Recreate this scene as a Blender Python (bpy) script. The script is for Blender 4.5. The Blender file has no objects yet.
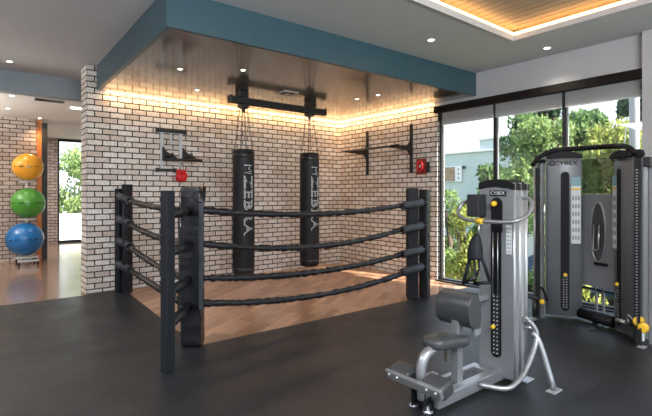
import bpy, bmesh, math, random
from mathutils import Vector, Matrix, Euler
random.seed(7)
S = bpy.context.scene
COL = S.collection
PI = math.pi

# ------------------------------------------------------------------ camera
F_PX = 454.3
HEAD = math.radians(51.297)          # heading of the view, counter-clockwise from +X
cam = bpy.data.cameras.new('camera')
cam.sensor_fit = 'HORIZONTAL'; cam.sensor_width = 36.0
cam.lens = F_PX / 652 * 36.0
cam.shift_y = -(208 - 195) / 652
cam.clip_start = 0.05; cam.clip_end = 300
cam_o = bpy.data.objects.new('camera', cam); COL.objects.link(cam_o)
cam_o.location = (0, 0, 1.4)
cam_o.rotation_euler = (PI / 2, 0, HEAD - PI / 2)
S.camera = cam_o

# ------------------------------------------------------------------ light
S.view_settings.view_transform = 'Standard'
S.view_settings.look = 'None'
S.view_settings.gamma = 1.0
S.view_settings.use_curve_mapping = False
S.view_settings.exposure = 1.15
W = bpy.data.worlds.new('sky'); S.world = W; W.use_nodes = True
wn = W.node_tree.nodes; wl = W.node_tree.links; wn.clear()
w_out = wn.new('ShaderNodeOutputWorld'); w_bg = wn.new('ShaderNodeBackground')
w_tc = wn.new('ShaderNodeTexCoord'); w_sep = wn.new('ShaderNodeSeparateXYZ'); w_cr = wn.new('ShaderNodeValToRGB')
w_cr.color_ramp.elements[0].position = 0.0; w_cr.color_ramp.elements[0].color = (0.86, 0.93, 0.97, 1)
w_cr.color_ramp.elements[1].position = 0.7; w_cr.color_ramp.elements[1].color = (0.42, 0.62, 0.95, 1)
wl.new(w_tc.outputs['Generated'], w_sep.inputs[0]); wl.new(w_sep.outputs['Z'], w_cr.inputs[0])
wl.new(w_cr.outputs[0], w_bg.inputs['Color']); wl.new(w_bg.outputs[0], w_out.inputs[0])
w_bg.inputs['Strength'].default_value = 1.05

def sun(direction, power, col, angle):
    d = bpy.data.lights.new('sun', 'SUN'); d.energy = power; d.color = col; d.angle = math.radians(angle)
    o = bpy.data.objects.new('sun', d); COL.objects.link(o)
    o.rotation_euler = Vector(direction).to_track_quat('-Z', 'Y').to_euler()
sun((-0.19, 0.68, -0.62), 9.5, (1.0, 0.93, 0.82), 1.0)

def area(name, loc, sx, sy, power, col, direction=(0, 0, -1), spread=180):
    d = bpy.data.lights.new(name, 'AREA'); d.shape = 'RECTANGLE'; d.size = sx; d.size_y = sy
    d.energy = power; d.color = col; d.spread = math.radians(spread)
    o = bpy.data.objects.new(name, d); COL.objects.link(o); o.location = loc
    z = -Vector(direction).normalized()
    x = Vector((1, 0, 0)) if abs(z.x) < 0.9 else Vector((0, 1, 0))
    y = z.cross(x).normalized(); x = y.cross(z)
    o.rotation_euler = Matrix((x, y, z)).transposed().to_euler()
    return o
WARM = (1.0, 0.60, 0.26)
# cove light strips along the two brick walls under the dropped ceiling
P_COVE = 8.0
area('cove_light', (3.82, 7.045, 2.885), 4.45, 0.03, P_COVE * 1.15, WARM, (0, 0.12, -1))
a_ = area('cove_light', (5.985, 5.85, 2.885), 0.03, 2.4, P_COVE * 0.62, WARM, (0.12, 0, -1))
# unseen fill lights added to brighten the room
area('room_fill', (0.5, -2.0, 3.2), 3.0, 3.0, 130, (0.94, 0.97, 1.0))
area('room_fill', (-1.6, 3.6, 3.2), 1.6, 1.6, 45, (0.94, 0.97, 1.0))

area('room_fill_up', (0.8, -2.2, 2.3), 3.5, 2.0, 290, (0.93, 0.97, 1.0), (0, 0.25, 1))  # added uplights, out of view, to lift the ceiling
area('room_fill_up', (-2.4, 2.5, 2.3), 0.8, 3.0, 75, (0.93, 0.97, 1.0), (0, 0, 1))
area('hall_fill', (0.6, 13.2, 2.98), 1.6, 1.6, 55, (1.0, 0.94, 0.86))  # unseen fill added behind the hall wall for the far end
area('hall_fill_up', (-1.4, 9.8, 2.2), 1.0, 1.6, 120, (1.0, 0.96, 0.90), (0, 0, 1))  # added out of view to brighten the hall ceiling

# ------------------------------------------------------------------ materials
def mat(name, col, rough=0.5, metal=0.0, spec=0.5, noise=0.0, nscale=20, bump=0.0, bscale=60, coat=0.0, emit=None, estr=0):
    m = bpy.data.materials.new(name); m.use_nodes = True
    nt = m.node_tree; b = nt.nodes['Principled BSDF']
    b.inputs['Base Color'].default_value = (*col, 1); b.inputs['Roughness'].default_value = rough
    b.inputs['Metallic'].default_value = metal; b.inputs['Specular IOR Level'].default_value = spec
    b.inputs['Coat Weight'].default_value = coat
    tc = nt.nodes.new('ShaderNodeTexCoord')
    nz = nt.nodes.new('ShaderNodeTexNoise'); nz.inputs['Scale'].default_value = nscale; nz.inputs['Detail'].default_value = 4
    nt.links.new(tc.outputs['Object'], nz.inputs['Vector'])
    if noise > 0:
        mx = nt.nodes.new('ShaderNodeMix'); mx.data_type = 'RGBA'
        mx.inputs[6].default_value = (*[c * (1 - noise) for c in col], 1)
        mx.inputs[7].default_value = (*[min(1, c * (1 + noise)) for c in col], 1)
        nt.links.new(nz.outputs['Fac'], mx.inputs[0]); nt.links.new(mx.outputs[2], b.inputs['Base Color'])
    if bump > 0:
        n2 = nt.nodes.new('ShaderNodeTexNoise'); n2.inputs['Scale'].default_value = bscale; n2.inputs['Detail'].default_value = 3
        nt.links.new(tc.outputs['Object'], n2.inputs['Vector'])
        bp = nt.nodes.new('ShaderNodeBump'); bp.inputs['Strength'].default_value = bump; bp.inputs['Distance'].default_value = 0.01
        nt.links.new(n2.outputs['Fac'], bp.inputs['Height']); nt.links.new(bp.outputs[0], b.inputs['Normal'])
    if emit:
        b.inputs['Emission Color'].default_value = (*emit, 1); b.inputs['Emission Strength'].default_value = estr
    return m

def swiz(nt, a, b_, off=(0, 0)):
    """object coordinates -> (a, b) plane vector"""
    tc = nt.nodes.new('ShaderNodeTexCoord'); sp = nt.nodes.new('ShaderNodeSeparateXYZ'); cb = nt.nodes.new('ShaderNodeCombineXYZ')
    nt.links.new(tc.outputs['Object'], sp.inputs[0])
    nt.links.new(sp.outputs[a], cb.inputs[0]); nt.links.new(sp.outputs[b_], cb.inputs[1])
    mp = nt.nodes.new('ShaderNodeMapping'); mp.inputs['Location'].default_value = (off[0], off[1], 0)
    nt.links.new(cb.outputs[0], mp.inputs['Vector'])
    return mp

def brick_mat(name, axis, c1, c2, mortar, off=(0, 0), bw=0.205, bh=0.082):
    m = bpy.data.materials.new(name); m.use_nodes = True; nt = m.node_tree; b = nt.nodes['Principled BSDF']
    v = swiz(nt, axis, 'Z', off)
    nz = nt.nodes.new('ShaderNodeTexNoise'); nz.inputs['Scale'].default_value = 14; nz.inputs['Detail'].default_value = 4
    nt.links.new(v.outputs[0], nz.inputs['Vector'])
    add = nt.nodes.new('ShaderNodeVectorMath'); add.operation = 'MULTIPLY_ADD'
    nt.links.new(nz.outputs['Color'], add.inputs[0]); add.inputs[1].default_value = (0.010, 0.010, 0); nt.links.new(v.outputs[0], add.inputs[2])
    bt = nt.nodes.new('ShaderNodeTexBrick'); bt.offset = 0.5
    nt.links.new(add.outputs[0], bt.inputs['Vector'])
    bt.inputs['Scale'].default_value = 1.0; bt.inputs['Brick Width'].default_value = bw; bt.inputs['Row Height'].default_value = bh
    bt.inputs['Mortar Size'].default_value = 0.0085; bt.inputs['Mortar Smooth'].default_value = 0.2; bt.inputs['Bias'].default_value = -0.25
    bt.inputs['Color1'].default_value = (*c1, 1); bt.inputs['Color2'].default_value = (*c2, 1); bt.inputs['Mortar'].default_value = (*mortar, 1)
    n2 = nt.nodes.new('ShaderNodeTexNoise'); n2.inputs['Scale'].default_value = 35; n2.inputs['Detail'].default_value = 5
    nt.links.new(v.outputs[0], n2.inputs['Vector'])
    mx = nt.nodes.new('ShaderNodeMix'); mx.data_type = 'RGBA'; mx.blend_type = 'MULTIPLY'; mx.inputs[0].default_value = 0.55
    cr = nt.nodes.new('ShaderNodeValToRGB'); cr.color_ramp.elements[0].position = 0.3; cr.color_ramp.elements[0].color = (0.45, 0.4, 0.38, 1); cr.color_ramp.elements[1].position = 0.62; cr.color_ramp.elements[1].color = (1, 1, 1, 1)
    nt.links.new(n2.outputs['Fac'], cr.inputs[0])
    nt.links.new(bt.outputs['Color'], mx.inputs[6]); nt.links.new(cr.outputs[0], mx.inputs[7])
    nt.links.new(mx.outputs[2], b.inputs['Base Color'])
    bp = nt.nodes.new('ShaderNodeBump'); bp.invert = True; bp.inputs['Strength'].default_value = 0.7; bp.inputs['Distance'].default_value = 0.012
    nt.links.new(bt.outputs['Fac'], bp.inputs['Height'])
    bp2 = nt.nodes.new('ShaderNodeBump'); bp2.inputs['Strength'].default_value = 0.35; bp2.inputs['Distance'].default_value = 0.006
    nt.links.new(n2.outputs['Fac'], bp2.inputs['Height']); nt.links.new(bp.outputs[0], bp2.inputs['Normal'])
    nt.links.new(bp2.outputs[0], b.inputs['Normal'])
    b.inputs['Roughness'].default_value = 0.85
    return m

def plank_mat(name, c1, c2, rot, pw, pl, rough, gap=(0.03, 0.02, 0.015), gs=0.002, axes=('X', 'Y'), coat=0.0, grain=0.35):
    m = bpy.data.materials.new(name); m.use_nodes = True; nt = m.node_tree; b = nt.nodes['Principled BSDF']
    v = swiz(nt, *axes); v.inputs['Rotation'].default_value = (0, 0, rot)
    bt = nt.nodes.new('ShaderNodeTexBrick'); bt.offset = 0.37; bt.offset_frequency = 3
    nt.links.new(v.outputs[0], bt.inputs['Vector'])
    bt.inputs['Scale'].default_value = 1.0; bt.inputs['Brick Width'].default_value = pl; bt.inputs['Row Height'].default_value = pw
    bt.inputs['Mortar Size'].default_value = gs; bt.inputs['Mortar Smooth'].default_value = 0.2
    bt.inputs['Color1'].default_value = (*c1, 1); bt.inputs['Color2'].default_value = (*c2, 1); bt.inputs['Mortar'].default_value = (*gap, 1)
    st = nt.nodes.new('ShaderNodeMapping'); st.inputs['Scale'].default_value = (3, 40, 1); nt.links.new(v.outputs[0], st.inputs['Vector'])
    nz = nt.nodes.new('ShaderNodeTexNoise'); nz.inputs['Scale'].default_value = 1.6; nz.inputs['Detail'].default_value = 5
    nt.links.new(st.outputs[0], nz.inputs['Vector'])
    mx = nt.nodes.new('ShaderNodeMix'); mx.data_type = 'RGBA'; mx.blend_type = 'MULTIPLY'; mx.inputs[0].default_value = grain
    nt.links.new(bt.outputs['Color'], mx.inputs[6]); nt.links.new(nz.outputs['Fac'], mx.inputs[7])
    nt.links.new(mx.outputs[2], b.inputs['Base Color'])
    b.inputs['Roughness'].default_value = rough; b.inputs['Coat Weight'].default_value = coat; b.inputs['Coat Roughness'].default_value = 0.12
    return m

def mat_floor_rubber():
    m = bpy.data.materials.new('rubber_floor'); m.use_nodes = True; nt = m.node_tree; b = nt.nodes['Principled BSDF']
    v = swiz(nt, 'X', 'Y', (0.35, -0.1))
    bt = nt.nodes.new('ShaderNodeTexBrick'); bt.offset = 0.0
    nt.links.new(v.outputs[0], bt.inputs['Vector'])
    bt.inputs['Scale'].default_value = 1.0; bt.inputs['Brick Width'].default_value = 0.62; bt.inputs['Row Height'].default_value = 0.62
    bt.inputs['Mortar Size'].default_value = 0.0055; bt.inputs['Mortar Smooth'].default_value = 0.3
    bt.inputs['Color1'].default_value = (0.015, 0.016, 0.018, 1); bt.inputs['Color2'].default_value = (0.008, 0.009, 0.011, 1); bt.inputs['Mortar'].default_value = (0.005, 0.005, 0.006, 1)
    nz = nt.nodes.new('ShaderNodeTexNoise'); nz.inputs['Scale'].default_value = 55; nz.inputs['Detail'].default_value = 8
    nt.links.new(v.outputs[0], nz.inputs['Vector'])
    cr = nt.nodes.new('ShaderNodeValToRGB'); cr.color_ramp.elements[0].position = 0.35; cr.color_ramp.elements[0].color = (0.35, 0.35, 0.36, 1); cr.color_ramp.elements[1].position = 0.7; cr.color_ramp.elements[1].color = (2.6, 2.6, 2.75, 1)
    nt.links.new(nz.outputs['Fac'], cr.inputs[0])
    mx = nt.nodes.new('ShaderNodeMix'); mx.data_type = 'RGBA'; mx.blend_type = 'MULTIPLY'; mx.inputs[0].default_value = 1
    nt.links.new(bt.outputs['Color'], mx.inputs[6]); nt.links.new(cr.outputs[0], mx.inputs[7]); nt.links.new(mx.outputs[2], b.inputs['Base Color'])
    n3 = nt.nodes.new('ShaderNodeTexNoise'); n3.inputs['Scale'].default_value = 2.2; nt.links.new(v.outputs[0], n3.inputs['Vector'])
    mr = nt.nodes.new('ShaderNodeMapRange'); mr.inputs['To Min'].default_value = 0.30; mr.inputs['To Max'].default_value = 0.58
    nt.links.new(n3.outputs['Fac'], mr.inputs['Value']); nt.links.new(mr.outputs[0], b.inputs['Roughness'])
    bp = nt.nodes.new('ShaderNodeBump'); bp.inputs['Strength'].default_value = 0.25; bp.inputs['Distance'].default_value = 0.004
    nt.links.new(nz.outputs['Fac'], bp.inputs['Height']); nt.links.new(bp.outputs[0], b.inputs['Normal'])
    return m

def glass_mat(name, fac=0.05, tint=(1, 1, 1)):
    m = bpy.data.materials.new(name); m.use_nodes = True; nt = m.node_tree; nt.nodes.clear()
    o = nt.nodes.new('ShaderNodeOutputMaterial'); mx = nt.nodes.new('ShaderNodeMixShader')
    t = nt.nodes.new('ShaderNodeBsdfTransparent'); g = nt.nodes.new('ShaderNodeBsdfGlossy')
    t.inputs[0].default_value = (*tint, 1); g.inputs['Roughness'].default_value = 0.02
    mx.inputs[0].default_value = fac
    nt.links.new(t.outputs[0], mx.inputs[1]); nt.links.new(g.outputs[0], mx.inputs[2]); nt.links.new(mx.outputs[0], o.inputs[0])
    return m

def shade_mat():
    m = bpy.data.materials.new('shade_fabric'); m.use_nodes = True; nt = m.node_tree; nt.nodes.clear()
    o = nt.nodes.new('ShaderNodeOutputMaterial'); mx = nt.nodes.new('ShaderNodeMixShader'); m2 = nt.nodes.new('ShaderNodeMixShader')
    t = nt.nodes.new('ShaderNodeBsdfTransparent'); d = nt.nodes.new('ShaderNodeBsdfDiffuse'); tr = nt.nodes.new('ShaderNodeBsdfTranslucent')
    d.inputs[0].default_value = (0.55, 0.55, 0.56, 1); tr.inputs[0].default_value = (0.5, 0.5, 0.5, 1)
    m2.inputs[0].default_value = 0.45; nt.links.new(d.outputs[0], m2.inputs[1]); nt.links.new(tr.outputs[0], m2.inputs[2])
    mx.inputs[0].default_value = 0.88
    nt.links.new(t.outputs[0], mx.inputs[1]); nt.links.new(m2.outputs[0], mx.inputs[2]); nt.links.new(mx.outputs[0], o.inputs[0])
    return m

def leaf_mat(name, col, var=0.5):
    m = bpy.data.materials.new(name); m.use_nodes = True; nt = m.node_tree; b = nt.nodes['Principled BSDF']
    g = nt.nodes.new('ShaderNodeNewGeometry'); cr = nt.nodes.new('ShaderNodeValToRGB')
    cr.color_ramp.elements[0].color = (*[c * (1 - var) for c in col], 1); cr.color_ramp.elements[1].color = (*[min(1, c * (1 + var)) for c in col], 1)
    nt.links.new(g.outputs['Random Per Island'], cr.inputs[0]); nt.links.new(cr.outputs[0], b.inputs['Base Color'])
    b.inputs['Roughness'].default_value = 0.6
    tr = nt.nodes.new('ShaderNodeBsdfTranslucent'); mx = nt.nodes.new('ShaderNodeMixShader'); mx.inputs[0].default_value = 0.4
    nt.links.new(cr.outputs[0], tr.inputs[0])
    out = nt.nodes['Material Output']; nt.links.new(b.outputs[0], mx.inputs[1]); nt.links.new(tr.outputs[0], mx.inputs[2]); nt.links.new(mx.outputs[0], out.inputs[0])
    return m

M = {}
C1, C2, MO = (0.88, 0.83, 0.78), (0.62, 0.49, 0.41), (0.022, 0.019, 0.018)
M['brick_x'] = brick_mat('brick_x', 'X', C1, C2, MO, (-0.045, 0.018))
M['brick_y'] = brick_mat('brick_y', 'Y', C1, C2, MO, (0.03, 0.018))
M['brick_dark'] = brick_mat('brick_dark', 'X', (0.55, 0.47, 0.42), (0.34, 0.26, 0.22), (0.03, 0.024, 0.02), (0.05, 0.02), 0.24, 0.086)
M['plaster'] = mat('plaster', (0.46, 0.465, 0.48), 0.9, noise=0.03, nscale=3)
M['ceil'] = mat('ceiling_paint', (0.50, 0.51, 0.53), 0.85, noise=0.03, nscale=2)
M['ceil_light'] = mat('ceiling_paint_light', (0.62, 0.60, 0.57), 0.85)
M['bulk'] = mat('bulkhead_paint', (0.25, 0.285, 0.31), 0.8)
M['teal'] = mat('teal_paint', (0.040, 0.088, 0.115), 0.35, noise=0.12, nscale=9)
M['soffit'] = plank_mat('stained_planks', (0.115, 0.086, 0.066), (0.070, 0.053, 0.041), 0.0, 0.14, 2.4, 0.24, gap=(0.03, 0.02, 0.015), gs=0.003, axes=('Y', 'X'), coat=1.0, grain=0.6)
M['wood_ring'] = plank_mat('oak_planks', (0.74, 0.44, 0.28), (0.33, 0.17, 0.095), math.radians(-33), 0.105, 0.50, 0.30, coat=0.35, gs=0.0015, grain=0.45)
M['wood_hall'] = plank_mat('hall_planks', (0.46, 0.29, 0.19), (0.29, 0.17, 0.11), 0.0, 0.13, 1.1, 0.20, coat=0.5, gs=0.0015, grain=0.4)
M['rubber'] = mat_floor_rubber()
M['slat'] = mat('cedar_slats', (0.30, 0.235, 0.18), 0.6, noise=0.2, nscale=5)
M['black_metal'] = mat('black_metal', (0.022, 0.022, 0.024), 0.42, 0.3, bump=0.1)
M['black_vinyl'] = mat('black_vinyl', (0.009, 0.009, 0.012), 0.28, bump=1.0, bscale=16)
M['black_bag'] = mat('black_bag_vinyl', (0.006, 0.006, 0.008), 0.5, spec=0.35, bump=0.25, bscale=9)
M['post_black'] = mat('post_black', (0.010, 0.012, 0.017), 0.6, spec=0.3)
M['rope'] = mat('rope_cover', (0.008, 0.009, 0.013), 0.24, bump=1.0, bscale=55)
M['grey_vinyl'] = mat('grey_vinyl', (0.075, 0.078, 0.084), 0.42, bump=0.15, bscale=30)
M['foam_grey'] = mat('foam_grey', (0.034, 0.040, 0.050), 0.5)
M['white'] = mat('white_print', (0.62, 0.64, 0.66), 0.5)
M['frame'] = mat('dark_frame', (0.035, 0.038, 0.042), 0.4, 0.4)
M['frame_lt'] = mat('aluminium_frame', (0.30, 0.32, 0.33), 0.4, 0.4)
M['valance'] = mat('dark_wood', (0.008, 0.005, 0.004), 0.7, spec=0.25, noise=0.3, nscale=8)
M['glass'] = glass_mat('window_glass', 0.05)
M['acrylic'] = glass_mat('smoked_acrylic', 0.08, (0.55, 0.60, 0.58))
M['shade'] = shade_mat()
M['silver'] = mat('silver_paint', (0.34, 0.35, 0.37), 0.32, 0.65)
M['silver_lt'] = mat('silver_light', (0.48, 0.49, 0.51), 0.28, 0.6)
M['shroud'] = mat('grey_shroud', (0.235, 0.245, 0.265), 0.42, 0.3)
M['shroud_side'] = mat('light_shroud', (0.40, 0.41, 0.42), 0.38, 0.4)
M['pad'] = mat('charcoal_vinyl', (0.045, 0.048, 0.052), 0.38, bump=0.2, bscale=40)
M['darkgrey'] = mat('dark_grey_plastic', (0.028, 0.029, 0.034), 0.6, spec=0.3)
M['black'] = mat('black_plastic', (0.006, 0.006, 0.008), 0.6, spec=0.25)
M['steel'] = mat('bare_steel', (0.55, 0.55, 0.56), 0.3, 0.9)
M['yellow'] = mat('yellow_plastic', (0.85, 0.52, 0.03), 0.4)
M['red'] = mat('red_leather', (0.60, 0.012, 0.015), 0.45)
M['red_box'] = mat('red_enamel', (0.24, 0.02, 0.015), 0.4)
M['label'] = mat('placard', (0.62, 0.66, 0.66), 0.5)
M['label_blue'] = mat('placard_blue', (0.22, 0.38, 0.44), 0.5)
M['chain'] = mat('chain_steel', (0.12, 0.11, 0.10), 0.45, 0.7)
M['led'] = mat('led_strip', (1, 0.8, 0.5), 0.5, emit=(1.0, 0.52, 0.16), estr=5.5)
M['led_cove'] = mat('led_cove', (1, 0.8, 0.5), 0.5, emit=(1.0, 0.66, 0.32), estr=1.6)
M['lamp'] = mat('lamp_lens', (1, 1, 1), 0.5, emit=(1.0, 0.93, 0.82), estr=7)
M['trim_white'] = mat('white_trim', (0.7, 0.7, 0.7), 0.6)
M['orange_lit_wood'] = mat('orange_lit_wood', (0.62, 0.22, 0.06), 0.5, noise=0.15, nscale=6)  # orange light of the reveal is mixed into this wood tone
M['chrome'] = mat('chrome', (0.8, 0.8, 0.8), 0.15, 1.0)
M['ext_green'] = mat('green_wall_paint', (0.50, 0.57, 0.53), 0.9, noise=0.05, nscale=1)
M['ext_white'] = mat('white_wall_paint', (0.80, 0.80, 0.78), 0.9)
M['ext_grey'] = mat('grey_roof', (0.42, 0.44, 0.46), 0.9)
M['grass'] = mat('grass_ground', (0.11, 0.14, 0.06), 0.95, noise=0.5, nscale=1.2)
M['bark'] = mat('bark', (0.10, 0.075, 0.055), 0.95, noise=0.4, nscale=8)
M['pole'] = mat('pale_pole', (0.34, 0.34, 0.34), 0.9, noise=0.2, nscale=6)
M['car'] = mat('blue_car_paint', (0.05, 0.11, 0.26), 0.25, 0.3, coat=1.0)
M['car_glass'] = mat('car_glass', (0.02, 0.025, 0.03), 0.1)
M['sign_brown'] = mat('sign_brown', (0.36, 0.24, 0.15), 0.7, noise=0.5, nscale=3)

# ------------------------------------------------------------------ helpers
class MB:
    def __init__(s, X=None): s.bm = bmesh.new(); s.X = X
    def _tag(s, vs):
        if s.X is not None: bmesh.ops.transform(s.bm, matrix=s.X, verts=vs)
    def box(s, x0, x1, y0, y1, z0, z1, bev=0.0, rot=None, seg=2):
        r = bmesh.ops.create_cube(s.bm, size=1.0); vs = r['verts']
        c = Vector(((x0 + x1) / 2, (y0 + y1) / 2, (z0 + z1) / 2))
        for v in vs: v.co = Vector((v.co.x * (x1 - x0), v.co.y * (y1 - y0), v.co.z * (z1 - z0)))
        if bev > 0:
            es = list({e for v in vs for e in v.link_edges})
            before = set(s.bm.verts)
            q = bmesh.ops.bevel(s.bm, geom=es, offset=bev, segments=seg, profile=0.5, affect='EDGES')
            vs = list({v for f in q['faces'] for v in f.verts} | {v for v in vs if v.is_valid})
        Rm = rot.to_matrix() if isinstance(rot, Euler) else rot
        for v in vs: v.co = (Rm @ v.co if Rm is not None else v.co) + c
        s._tag(vs); return s
    def tube(s, pts, r, seg=10, closed=False, caps=True, smooth_n=0, taper=None):
        P = [Vector(p) for p in pts]
        if smooth_n: P = catmull(P, smooth_n, closed)
        n = len(P); rings = []; up = None
        for i, p in enumerate(P):
            if closed: t = (P[(i + 1) % n] - P[i - 1])
            else: t = P[min(i + 1, n - 1)] - P[max(i - 1, 0)]
            t.normalize()
            if up is None:
                up = Vector((0, 0, 1)) if abs(t.z) < 0.9 else Vector((1, 0, 0))
            a = t.cross(up).normalized(); up = a.cross(t).normalized()
            rr = r if taper is None else r * taper(i / max(1, n - 1))
            rings.append([s.bm.verts.new(p + (a * math.cos(2 * PI * k / seg) + up * math.sin(2 * PI * k / seg)) * rr) for k in range(seg)])
        m = n if closed else n - 1
        for i in range(m):
            A, B = rings[i], rings[(i + 1) % n]
            for k in range(seg):
                f = s.bm.faces.new((A[k], A[(k + 1) % seg], B[(k + 1) % seg], B[k])); f.smooth = True
        if caps and not closed:
            s.bm.faces.new(rings[0][::-1]); s.bm.faces.new(rings[-1])
        s._tag([v for R in rings for v in R]); return s
    def lathe(s, prof, c=(0, 0, 0), axis='Z', seg=24):
        rings = []; c = Vector(c); new = []
        for (r, h) in prof:
            if r < 1e-5:
                v = s.bm.verts.new(c + ax(0, 0, h, axis)); rings.append([v]); new.append(v)
            else:
                R = [s.bm.verts.new(c + ax(r * math.cos(2 * PI * k / seg), r * math.sin(2 * PI * k / seg), h, axis)) for k in range(seg)]
                rings.append(R); new += R
        for i in range(len(rings) - 1):
            A, B = rings[i], rings[i + 1]
            for k in range(seg):
                k2 = (k + 1) % seg
                if len(A) == 1 and len(B) == 1: continue
                if len(A) == 1: f = s.bm.faces.new((A[0], B[k2], B[k]))
                elif len(B) == 1: f = s.bm.faces.new((A[k], A[k2], B[0]))
                else: f = s.bm.faces.new((A[k], A[k2], B[k2], B[k]))
                f.smooth = True
        s._tag(new); return s
    def prism(s, poly, frame, depth, bev=0.0):
        """poly: list of (u,v); frame: Matrix mapping (u,v,w) to world, extruded w=0..depth"""
        a = [s.bm.verts.new(Vector((u, v, 0))) for u, v in poly]
        b = [s.bm.verts.new(Vector((u, v, depth))) for u, v in poly]
        n = len(poly); s.bm.faces.new(a[::-1]); s.bm.faces.new(b)
        sides = [s.bm.faces.new((a[i], a[(i + 1) % n], b[(i + 1) % n], b[i])) for i in range(n)]
        vs = a + b
        if bev > 0:
            es = [e for v in vs for e in v.link_edges if (v in a and e.other_vert(v) in a) or (v in b and e.other_vert(v) in b)]
            q = bmesh.ops.bevel(s.bm, geom=list(set(es)), offset=bev, segments=2, profile=0.5, affect='EDGES')
            vs = list({v for f in q['faces'] for v in f.verts} | {v for v in vs if v.is_valid})
        for v in vs: v.co = frame @ v.co
        s._tag(vs); return s
    def ball(s, c, r, seg=24, sc=(1, 1, 1)):
        q = bmesh.ops.create_uvsphere(s.bm, u_segments=seg, v_segments=seg // 2, radius=r)
        for v in q['verts']: v.co = Vector((v.co.x * sc[0], v.co.y * sc[1], v.co.z * sc[2])) + Vector(c)
        for v in q['verts']:
            for f in v.link_faces: f.smooth = True
        s._tag(q['verts']); return s
    def build(s, name, m, parent=None, kind=None):
        bmesh.ops.recalc_face_normals(s.bm, faces=s.bm.faces)
        off = root_off(parent) if parent is not None else Vector((0, 0, 0))
        if off.length > 0: bmesh.ops.translate(s.bm, vec=-off, verts=s.bm.verts)
        me = bpy.data.meshes.new(name); s.bm.to_mesh(me); s.bm.free()
        me.materials.append(M[m] if isinstance(m, str) else m)
        o = bpy.data.objects.new(name, me); COL.objects.link(o)
        if parent is not None: o.parent = parent
        if kind: o['kind'] = kind
        return o
def ax(a, b, h, axis): return Vector((a, b, h)) if axis == 'Z' else (Vector((h, a, b)) if axis == 'X' else Vector((a, h, b)))
def root_off(p):
    v = Vector((0, 0, 0))
    while p is not None: v += p.location; p = p.parent
    return v
def catmull(P, n, closed=False):
    out = []; N = len(P); rng = N if closed else N - 1
    for i in range(rng):
        p0 = P[(i - 1) % N] if (closed or i > 0) else P[0]; p1 = P[i]; p2 = P[(i + 1) % N]
        p3 = P[(i + 2) % N] if (closed or i + 2 < N) else P[-1]
        for k in range(n):
            t = k / n
            out.append(0.5 * ((2 * p1) + (-p0 + p2) * t + (2 * p0 - 5 * p1 + 4 * p2 - p3) * t * t + (-p0 + 3 * p1 - 3 * p2 + p3) * t ** 3))
    if not closed: out.append(P[-1])
    return out
def struct(name, mb, m): return mb.build(name, m, None, 'structure')
def thing(name, loc, label, cat, group=None):
    o = bpy.data.objects.new(name, None); COL.objects.link(o); o.location = loc; o.empty_display_size = 0.1
    return tag(o, label, cat, group)
def tag(o, label, cat, group=None):
    o['label'] = label; o['category'] = cat
    if group: o['group'] = group
    return o
def dup(root, loc, label, group=None):
    r = root.copy(); COL.objects.link(r); r.location = loc; r['label'] = label
    if group: r['group'] = group
    for ch in list(root.children):
        c = ch.copy(); COL.objects.link(c); c.parent = r
        for g in ch.children:
            d = g.copy(); COL.objects.link(d); d.parent = c
    return r
def center(o):
    """move a one-mesh thing's origin to its base centre"""
    xs = [v.co for v in o.data.vertices]
    c = Vector(((min(v.x for v in xs) + max(v.x for v in xs)) / 2, (min(v.y for v in xs) + max(v.y for v in xs)) / 2, min(v.z for v in xs)))
    for v in o.data.vertices: v.co -= c
    o.location = c; return o
def frame(origin, u, w=Vector((0, 0, 1))):
    """columns: u (along), z up as v, normal as third axis"""
    u = Vector(u).normalized(); v = Vector(w).normalized(); n = u.cross(v)
    m = Matrix.Identity(4)
    for i in range(3): m[i][0] = u[i]; m[i][1] = v[i]; m[i][2] = n[i]; m[i][3] = origin[i]
    return m
def rrect(u0, u1, v0, v1, r, n=5):
    pts = []
    for (cx, cy, a0) in ((u1 - r, v1 - r, 0), (u0 + r, v1 - r, 90), (u0 + r, v0 + r, 180), (u1 - r, v0 + r, 270)):
        for k in range(n + 1):
            a = math.radians(a0 + 90 * k / n); pts.append((cx + r * math.cos(a), cy + r * math.sin(a)))
    return pts
def text_mesh(body, size, outline=0.0, extrude=0.0008, align='CENTER', sx=1.0, space=1.0):
    cu = bpy.data.curves.new('lettering', 'FONT'); cu.body = body; cu.size = size; cu.align_x = align; cu.align_y = 'CENTER'; cu.space_character = space
    if outline > 0: cu.fill_mode = 'NONE'; cu.bevel_depth = outline; cu.bevel_resolution = 0; cu.resolution_u = 3
    else: cu.extrude = extrude; cu.resolution_u = 3
    o = bpy.data.objects.new('lettering', cu); COL.objects.link(o)
    bpy.context.view_layer.update()
    me = bpy.data.meshes.new_from_object(o.evaluated_get(bpy.context.evaluated_depsgraph_get()))
    bpy.data.objects.remove(o); bpy.data.curves.remove(cu)
    for v in me.vertices: v.co.x *= sx
    return me
def put_text(name, me, Mx, m, parent):
    me.transform(Mx); off = root_off(parent)
    for v in me.vertices: v.co -= off
    me.materials.clear(); me.materials.append(M[m])
    o = bpy.data.objects.new(name, me); COL.objects.link(o); o.parent = parent; return o

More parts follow.
